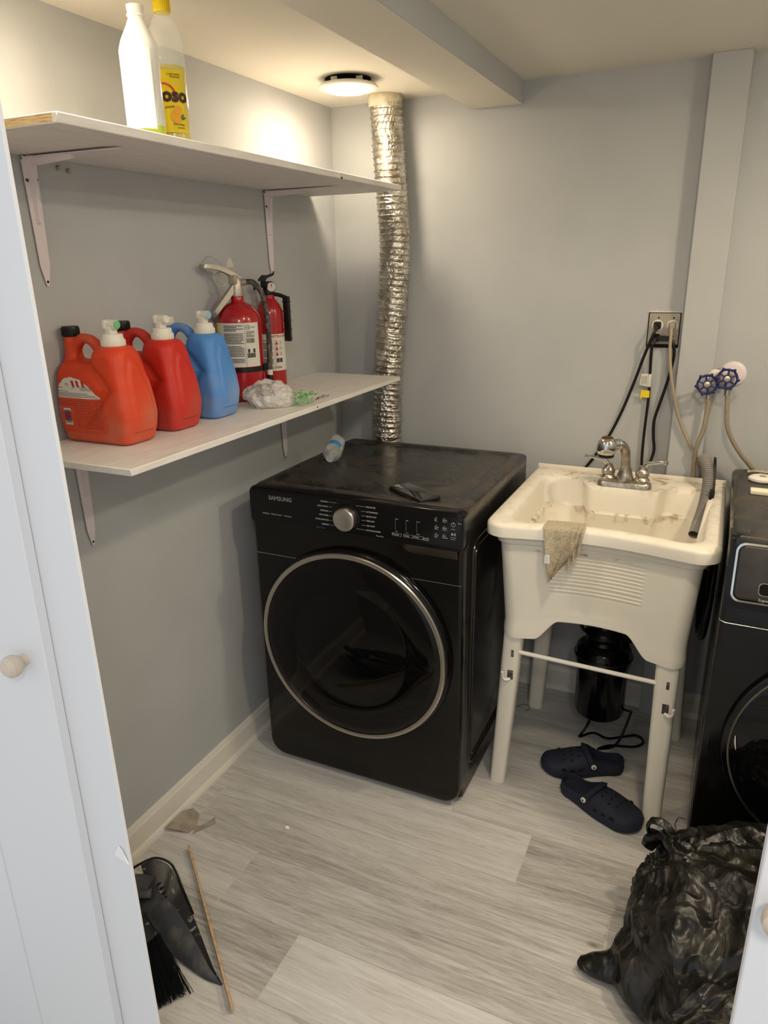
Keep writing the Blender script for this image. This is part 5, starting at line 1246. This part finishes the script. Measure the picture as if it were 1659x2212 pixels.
# ================================================================== FLOOR THINGS
def smooth01(x): x = max(0, min(1, x)); return x*x*(3-2*x)
def clog(heel, toe, side, lab, strap_back):
    """side=+1: outer (wider) edge on the left of the walking direction"""
    heel, toe = Vector(heel), Vector(toe); ax = (toe-heel); Ln = ax.length; ax.normalize(); lt = V(-ax.y, ax.x, 0)
    Mx = Matrix.Identity(4)
    for i in range(3): Mx[i][0], Mx[i][1], Mx[i][2] = ax[i], lt[i], (0, 0, 1)[i]
    Mx.translation = V(heel.x, heel.y, 0)
    t = Thing('clog', lab, 'shoe', (heel+toe)/2)
    def hw(u):  # half widths (left,right) along the length
        w_ = .036+.018*smooth01((u-.15)/.5)
        e = math.sqrt(max(0, 1-max(0, (.14-u)/.14)**2)) if u < .14 else 1
        if u > .76: e = math.sqrt(max(0, 1-((u-.76)/.24)**2.2))
        cc = .006*side*smooth01((u-.3)/.5)
        return w_*e, cc
    N = 34; us = [0.004]+[k/N for k in range(1, N)]+[.997]
    def outline(z, grow):
        L_, R_ = [], []
        for u in us:
            w_, cc = hw(u); x = Ln*(.5+(u-.5)*(1+grow*2/Ln)); L_.append(V(x, cc+w_+grow, z)); R_.append(V(x, cc-w_-grow, z))
        return L_+R_[::-1]
    so = MB(); 
    def lift(P_, amt=.008): return [V(p.x, p.y, p.z+amt*smooth01((p.x/Ln-.78)/.22)) for p in P_]
    so.loft([lift(outline(.0, -.006)), lift(outline(.004, 0)), lift(outline(.020, .002)), lift(outline(.0265, .0015)), lift(outline(.028, -.002))]); so.xf(Mx)
    t.part('sole', so, 'navy', smooth=60)
    # upper shell: thin wall dome from instep to toe, side walls low toward the heel
    def shell(grow, thick):
        rows = []
        for u in us:
            w_, cc = hw(u); w_ += grow; x = Ln*(.5+(u-.5)*(1+grow*2/Ln))
            hgt = .030+.036*smooth01((u-.34)/.10)*(1-.55*smooth01((u-.50)/.5)) if u > .34 else .030+.006*(1-u/.34)
            rows.append((x, w_, cc, hgt, u))
        return rows
    dome = MB(); rings = []
    for (x, w_, cc, hgt, u) in shell(.001, 0):
        if u < .40: continue
        ring = []; H_ = .026+.050*(1-smooth01((u-.44)/.60)*.62)*(math.sqrt(max(0.0, 1-max(0, (u-.90)/.10)**2)) if u > .90 else 1)
        xx = x
        for k in range(25):
            a = pi*k/24; c_ = cos(a); s_ = sin(a)
            sl = -.018*(s_**2)*(1-smooth01((u-.40)/.25))*-1
            ring.append(V(xx+.0*sl+(.014*s_**3 if u < .5 else 0)*(1-smooth01((u-.40)/.1)), cc+w_*c_*(1 if abs(c_) < .99 else 1), .020+(H_-.020)*s_**.62+.008*smooth01((u-.78)/.22)))
        rings.append(ring)
    A = [[dome.bm.verts.new(p) for p in r] for r in rings]
    for i in range(len(A)-1):
        for j in range(24): dome.bm.faces.new((A[i][j], A[i][j+1], A[i+1][j+1], A[i+1][j]))
    bmesh.ops.recalc_face_normals(dome.bm, faces=dome.bm.faces[:]); bmesh.ops.solidify(dome.bm, geom=dome.bm.faces[:], thickness=.004)
    dome.xf(Mx); up = t.part('upper', dome, 'navy', smooth=60)
    # heel cup wall
    hc = MB(); ring = []
    path = []
    for u in [.46, .40, .34, .28, .22, .16, .11, .07, .04, .015, .003]: w_, cc = hw(u); path.append(V(Ln*u, cc+w_, 0))
    for u in [.003, .015, .04, .07, .11, .16, .22, .28, .34, .40, .46]: w_, cc = hw(u); path.append(V(Ln*u, cc-w_, 0))
    ctr = V(Ln*.25, 0, 0)
    for k, p in enumerate(path):
        u = p.x/Ln; h_ = .042+.024*smooth01((u-.22)/.24)-.004*0+.006*smooth01((.12-u)/.12); n_ = (ctr-p).normalized() if u < .2 else V(0, -math.copysign(1, p.y), 0)
        ring.append([p+V(0, 0, .018), p-n_*.001+V(0, 0, h_-.003), p+V(0, 0, h_)+n_*.001, p+n_*.004+V(0, 0, h_-.001), p+n_*.006+V(0, 0, .018)])
    hc.loft(ring); hc.xf(Mx); t.part('heel_cup', hc, 'navy', smooth=60)
    # footbed hint
    # vents
    vt = MB()
    for (u, y_, r_) in [(.56, -.020, .0042), (.56, .0, .0042), (.57, .022, .0042), (.66, -.028, .0042), (.65, -.008, .0042), (.65, .014, .0042), (.66, .034, .0042), (.74, -.016, .0042), (.74, .004, .0042), (.75, .026, .0042), (.48, .010, .004), (.48, -.012, .004)]:
        w_, cc = hw(u); H_ = .026+.050*(1-smooth01((u-.44)/.60)*.62); c_ = max(-.95, min(.95, (y_)/w_)); s_ = math.sqrt(1-c_*c_)
        z = .020+(H_-.020)*s_**.62+.008*smooth01((u-.78)/.22); nn = V(.25, c_*.8, 1).normalized()
        vt.lathe([(r_, -.002), (r_, .0010), (0, .0011)], (Ln*u, cc+y_, z), nn, 14)
    for u, sg in ((.56, 1), (.66, 1), (.76, 1), (.56, -1), (.66, -1), (.76, -1)):
        w_, cc = hw(u); p = V(Ln*u, cc+sg*(w_+.0005), .034+.010*smooth01((u-.6)/.4)); w2, c2 = hw(min(.99, u+.03)); tg = (V(Ln*min(.99, u+.03), c2+sg*(w2), p.z)-p).normalized()
        nrm = V(tg.y, -tg.x, 0)*(-1 if sg > 0 else 1)
        vt.prism([(-.008, -.0025), (.008, -.0025), (.0065, .003), (.003, .0055), (-.003, .0055), (-.0065, .003)], p-nrm*.002, tg, (0, 0, 1), nrm*.0030)
    vt.xf(Mx); t.part('vent_holes', vt, 'hole', up)
    st = MB(); pts = []
    w_, cc = hw(.42); 
    if strap_back: arc = [(.40, cc+w_+.001, .045), (.34, cc+w_*1.02, .060), (.26, cc+w_*.8, .074), (.20, cc+w_*.3, .084), (.20, cc-w_*.3, .084), (.26, cc-w_*.8, .074), (.34, cc-w_*1.02, .060), (.40, cc-w_-.001, .045)]
    else: arc = [(.40, cc+w_+.002, .045), (.435, cc+w_*.98, .062), (.47, cc+w_*.62, .079), (.49, cc+w_*.2, .086), (.49, cc-w_*.2, .086), (.47, cc-w_*.62, .079), (.435, cc-w_*.98, .062), (.40, cc-w_-.002, .045)]
    P_ = catmull([V(a*Ln, b_, c_) for a, b_, c_ in arc], 6); rings = []
    for i, p in enumerate(P_):
        tg = (P_[min(i+1, len(P_)-1)]-P_[max(i-1, 0)]).normalized(); wv = tg.cross(V(tg.y*0, 0, 0)+V(0, 1, 0) if abs(tg.y) < .3 else V(0, 0, 1)).normalized()
        wv = V(1, 0, .35).normalized(); wv = (wv-tg*wv.dot(tg)).normalized(); nn = tg.cross(wv)
        u = abs(i/(len(P_)-1)-.5)*2; w2 = .0075+.003*(1-u); rings.append([p+wv*w2+nn*.0015, p+wv*w2-nn*.0015, p-wv*w2-nn*.0015, p-wv*w2+nn*.0015])
    st.loft(rings); st.xf(Mx); so_ = t.part('strap', st, 'navy')
    for sg in (1, -1):
        rv = MB(); gl = MB(); p = V(.40*Ln, cc+sg*(w_+.003), .046); rv.lathe([(.0085, 0), (.0085, .003), (.007, .0045), (0, .0045)], p, (0, sg, 0), 20)
        gl.prism([(-.0035, -.003), (.0035, -.003), (.0015, .004), (-.0015, .004)], p+V(0, sg*.0045, 0), (1, 0, 0), (0, 0, 1), (0, sg*.0004, 0))
        rv.xf(Mx); gl.xf(Mx); ro = t.part('rivet', rv, 'whitecap', so_); t.part('rivet_mark', gl, 'black', so_)
clog((1.243, -.418, 0), (.990, -.512, 0), 1, 'navy foam clog farther under the sink, toe pointing left', False)
clog((1.078, -.580, 0), (1.325, -.695, 0), 1, 'navy foam clog nearer the doorway, toe pointing right at the sink leg', False)

# bin bag
def binbag():
    t = Thing('trash_bag', 'crumpled black bin bag slumped on the floor in front of the washer', 'bag', (1.50, -1.12, 0))
    mb = MB()
    def blob(c, sc, rz=0, Mx=None):
        mb.ball(c, 1, 4, sc, Matrix.Rotation(rz, 4, 'Z'))
    blob((1.515, -1.08, .11), (.165, .225, .17), .2); blob((1.60, -.98, .15), (.22, .17, .15)); blob((1.58, -1.27, .08), (.17, .16, .13)); blob((1.66, -1.12, .14), (.16, .26, .18))
    blob((1.43, -1.18, .05), (.10, .11, .085), .6)
    # rolled folds on top and the corner spike
    mb.tube([(1.42, -1.10, .21), (1.50, -1.06, .27), (1.60, -1.10, .29), (1.72, -1.18, .27)], lambda u: .038, 12, 6, flat=.7)
    mb.tube([(1.48, -.94, .26), (1.57, -.91, .285), (1.66, -.90, .28), (1.76, -.92, .26)], lambda u: .036, 12, 6, flat=.8)
    mb.tube([(1.45, -1.25, .14), (1.53, -1.30, .19), (1.62, -1.34, .20), (1.7, -1.38, .18)], lambda u: .032, 12, 6, flat=.7)
    mb.tube([(1.40, -1.18, .045), (1.34, -1.19, .032), (1.285, -1.200, .020), (1.258, -1.203, .012)], lambda u: .055-.042*u, 12, 6, flat=.8)
    # twisted ear / handle rising at the left
    mb.tube([(1.50, -1.09, .22), (1.445, -1.02, .26), (1.405, -.965, .265), (1.375, -.935, .235), (1.372, -.925, .20)], lambda u: .034-.010*sin(pi*u), 12, 8, flat=.6)
    mb.tube([(1.385, -.93, .235), (1.40, -.94, .205), (1.415, -.98, .20), (1.44, -1.02, .215)], lambda u: .018, 10, 6, flat=.8)
    mb = remesh(mb, .0075, 3)
    def wr(p):
        q = p-V(1.52, -1.1, .05); n_ = V(q.x/.25, q.y/.28, max(q.z, 0)/.2+.25).normalized()
        ang = math.atan2(q.y, q.x)
        # stretched sheets of folds running away from the neck + sharp creases
        s = V((p.x-1.42)*1.0, (p.y+1.0)*1.0, p.z)
        rad = s.length; th_ = math.atan2(s.y, s.x)
        f1 = 1-abs(noise.noise(V(th_*3.2, rad*3.5, p.z*4)))*2.2
        f2 = 1-abs(noise.noise(V(p.x*9, p.y*9, p.z*9)+V(4, 4, 4)))*2.4
        f3 = 1-abs(noise.noise(V(p.x*22+p.y*7, p.y*17, p.z*20)))*2.4
        w_ = smooth01(p.z/.03)
        q = p+n_*(f1*.014+f2*.013+f3*.0065)*(.35+.65*w_)
        q.z = max(q.z, .0015+.001*noise.noise(p*40)); q.y = min(q.y, -.792); q.z = q.z*.87
        return q
    mb.fn(wr); mb = decimate(mb, .30); t.part('film', mb, 'bag', smooth=20)
    # tie loop at the tip of the ear
    lp_ = MB(); lp_.tube([(1.362, -.925, .205), (1.352, -.930, .235), (1.366, -.935, .262), (1.392, -.945, .268), (1.410, -.955, .250), (1.402, -.955, .215)], lambda u: .012, 10, 6, flat=.35)
    lp_.fn(lambda p: p+V(.003*noise.noise(p*60), .003*noise.noise(p*60+V(9, 1, 1)), .004*noise.noise(p*50+V(1, 5, 1)))); t.part('tie', lp_, 'bag', smooth=24)
binbag()

# dustpan
t = Thing('dustpan', 'dusty dark grey dustpan lying by the left baseboard', 'dustpan', (.30, -1.50, 0))
def sheet(rows, th=.003):
    mb = MB(); A = [[mb.bm.verts.new(p) for p in r] for r in rows]
    for i in range(len(A)-1):
        for j in range(len(A[0])-1): mb.bm.faces.new((A[i][j], A[i][j+1], A[i+1][j+1], A[i+1][j]))
    bmesh.ops.recalc_face_normals(mb.bm, faces=mb.bm.faces[:]); bmesh.ops.solidify(mb.bm, geom=mb.bm.faces[:], thickness=th); return mb
C_ = V(.486, -1.594, .003)
top = catmull([V(.155, -1.475, .085), V(.215, -1.495, .080), V(.290, -1.515, .070), V(.370, -1.548, .048), V(.440, -1.580, .020), C_], 5)
bot = catmull([V(.170, -1.545, .035), V(.230, -1.560, .022), V(.300, -1.578, .012), V(.375, -1.592, .006), V(.440, -1.600, .003), C_+V(0, -.002, -.002)], 5)
mid = [a.lerp(b, .5)+V(0, -.014*sin(pi*min(1, k/(len(top)-1))), .0) for k, (a, b) in enumerate(zip(top, bot))]
q1 = [a.lerp(b, .25)+V(0, -.010*sin(pi*min(1, k/(len(top)-1))), .0) for k, (a, b) in enumerate(zip(top, bot))]
t.part('side_wall', sheet([top, q1, mid, bot]), 'pangrey', label='smooth grey side wall of the pan', smooth=60)
far = catmull([V(.120, -1.452, .085), V(.142, -1.425, .088), V(.172, -1.412, .075), V(.198, -1.412, .050), V(.235, -1.430, .020), V(.330, -1.490, .008), V(.430, -1.560, .003), C_+V(.0, .002, -.001)], 5)
inn = catmull([V(.155, -1.475, .080), V(.180, -1.470, .060), V(.205, -1.478, .040), V(.225, -1.490, .022), V(.255, -1.505, .012), V(.330, -1.53, .006), V(.420, -1.57, .003), C_+V(0, 0, -.0015)], 5)
mid_ = [a.lerp(b, .5)+V(0, 0, -.006*sin(pi*k/(len(far)-1))) for k, (a, b) in enumerate(zip(far, inn))]
t.part('scoop', sheet([far, mid_, inn]), 'pandark', smooth=60)
rm = MB(); rm.tube([(.098, -1.470, .075), (.120, -1.448, .088), (.145, -1.422, .092), (.178, -1.408, .078), (.200, -1.409, .052), (.235, -1.427, .022), (.30, -1.468, .010)], .0032, 8, 8); t.part('rim', rm, 'black')
hm = MB(); hm.tube([(.190, -1.490, .080), (.150, -1.500, .084), (.110, -1.520, .078), (.06, -1.55, .07)], lambda u: .026-.006*u, 14, 6, flat=.55); hm.tube([(.205, -1.505, .076), (.165, -1.528, .078), (.13, -1.555, .07)], .016, 12, 6, flat=.6); t.part('handle', hm, 'pangrey')
# teeth along the inner wall
tm = MB()
for k in range(9):
    a = inn[6+k*2]; tm.prism([(-.003, 0), (.003, 0), (0, .010)], a+V(.004, .003, .004), (.9, -.43, 0), (.43, .9, .0), (0, 0, .003))
t.part('teeth', tm, 'black')
# hand brush
t = Thing('hand_brush', 'black hand brush lying with spread bristles against the dustpan', 'brush', (.29, -1.60, 0))
hb = MB(); hb.tube([(.215, -1.575, .060), (.250, -1.590, .052), (.285, -1.600, .045)], lambda u: .026, 14, 6, flat=.6); hb.tube([(.22, -1.575, .060), (.16, -1.56, .065), (.10, -1.55, .06)], .013, 12, 5); t.part('handle', hb, 'pandark')
br = MB(); random.seed(5)
for k in range(260):
    u = random.random(); v_ = random.uniform(-1, 1)
    p0 = V(.262+.020*v_*.5+.014*u, -1.592+.016*v_, .050+.012*random.uniform(-1, 1)); p2 = V(.398+.040*v_*.6+.02*random.uniform(-1, 1), -1.665+.035*v_*.9-.012*random.random(), .004+.006*random.random())
    p1 = p0.lerp(p2, .5)+V(random.uniform(-.004, .004), random.uniform(-.004, .004), .010); br.tube([p0, p1, p2], .0007, 4, 3)
t.part('bristles', br, 'bristle', kind='stuff')
# lath
b = MB(); A, B = V(.142, -1.291, .011), V(.552, -1.641, .016); ax = (B-A).normalized(); sd_ = V(-ax.y, ax.x, 0)
b.loft([[p+sd_*.0028*a_+V(0, 0, h_) for a_, h_ in ((-1, -.0105), (1, -.0105), (1, .0105), (-1, .0105))] for p in (A, B)]); b.bevel(.0005, 1)
single('wood_lath', b, 'lath', 'thin raw wood lath on edge beside the dustpan', 'wood strip', (.35, -1.47, 0))
# off-cuts
b = MB(); pts = [(.030, -1.262), (.094, -1.236), (.101, -1.214), (.075, -1.160), (.048, -1.155), (.032, -1.185)]; b.prism(pts, (0, 0, .0242), (1, 0, 0), (0, 1, 0), (0, 0, .002)); b.fn(lambda p: V(p.x, p.y, p.z*0+(.001+max(0, .026-(p.x-.026)*.62)*.75)+(.002 if p.z > .025 else 0)))
single('cardboard_scrap', b, 'tile', 'grey-brown scrap lying against the quarter round', 'scrap', (.06, -1.21, 0))
b = MB(); pts = [(.098, -1.232), (.135, -1.168), (.118, -1.148), (.100, -1.196), (.088, -1.20)]; b.prism(pts, (0, 0, .0006), (1, 0, 0), (0, 1, 0), (0, 0, .002)); b.fn(lambda p: p+V(.01, -.004, 0))
single('cardboard_scrap', b, 'tile', 'narrow scrap sticking out right of the larger scrap', 'scrap', (.11, -1.19, 0))
mb = crumple((.357, -1.10, .004), (.008, .006, .004), 3, .002, 2, 90, .0003); single('plaster_crumb', mb, 'paper', 'white plaster crumb on the floor in front of the dryer', 'crumb', (.357, -1.1, 0))
b = MB(); b.tube([(.824, -.205, .002), (.842, -.185, .006), (.862, -.180, .003), (.872, -.200, .002), (.860, -.215, .001)], .0009, 6, 6); single('wire', b, 'black', 'thin black wire curl on the floor beside the back left sink leg', 'wire', (.85, -.2, 0))
b = MB(); b.tube([(1.446, -.578, .002), (1.428, -.590, .012), (1.420, -.620, .010), (1.428, -.648, .002)], .0009, 6, 6); single('wire', b, 'black', 'thin black wire curl on the floor beside the front right sink leg', 'wire', (1.43, -.6, 0))
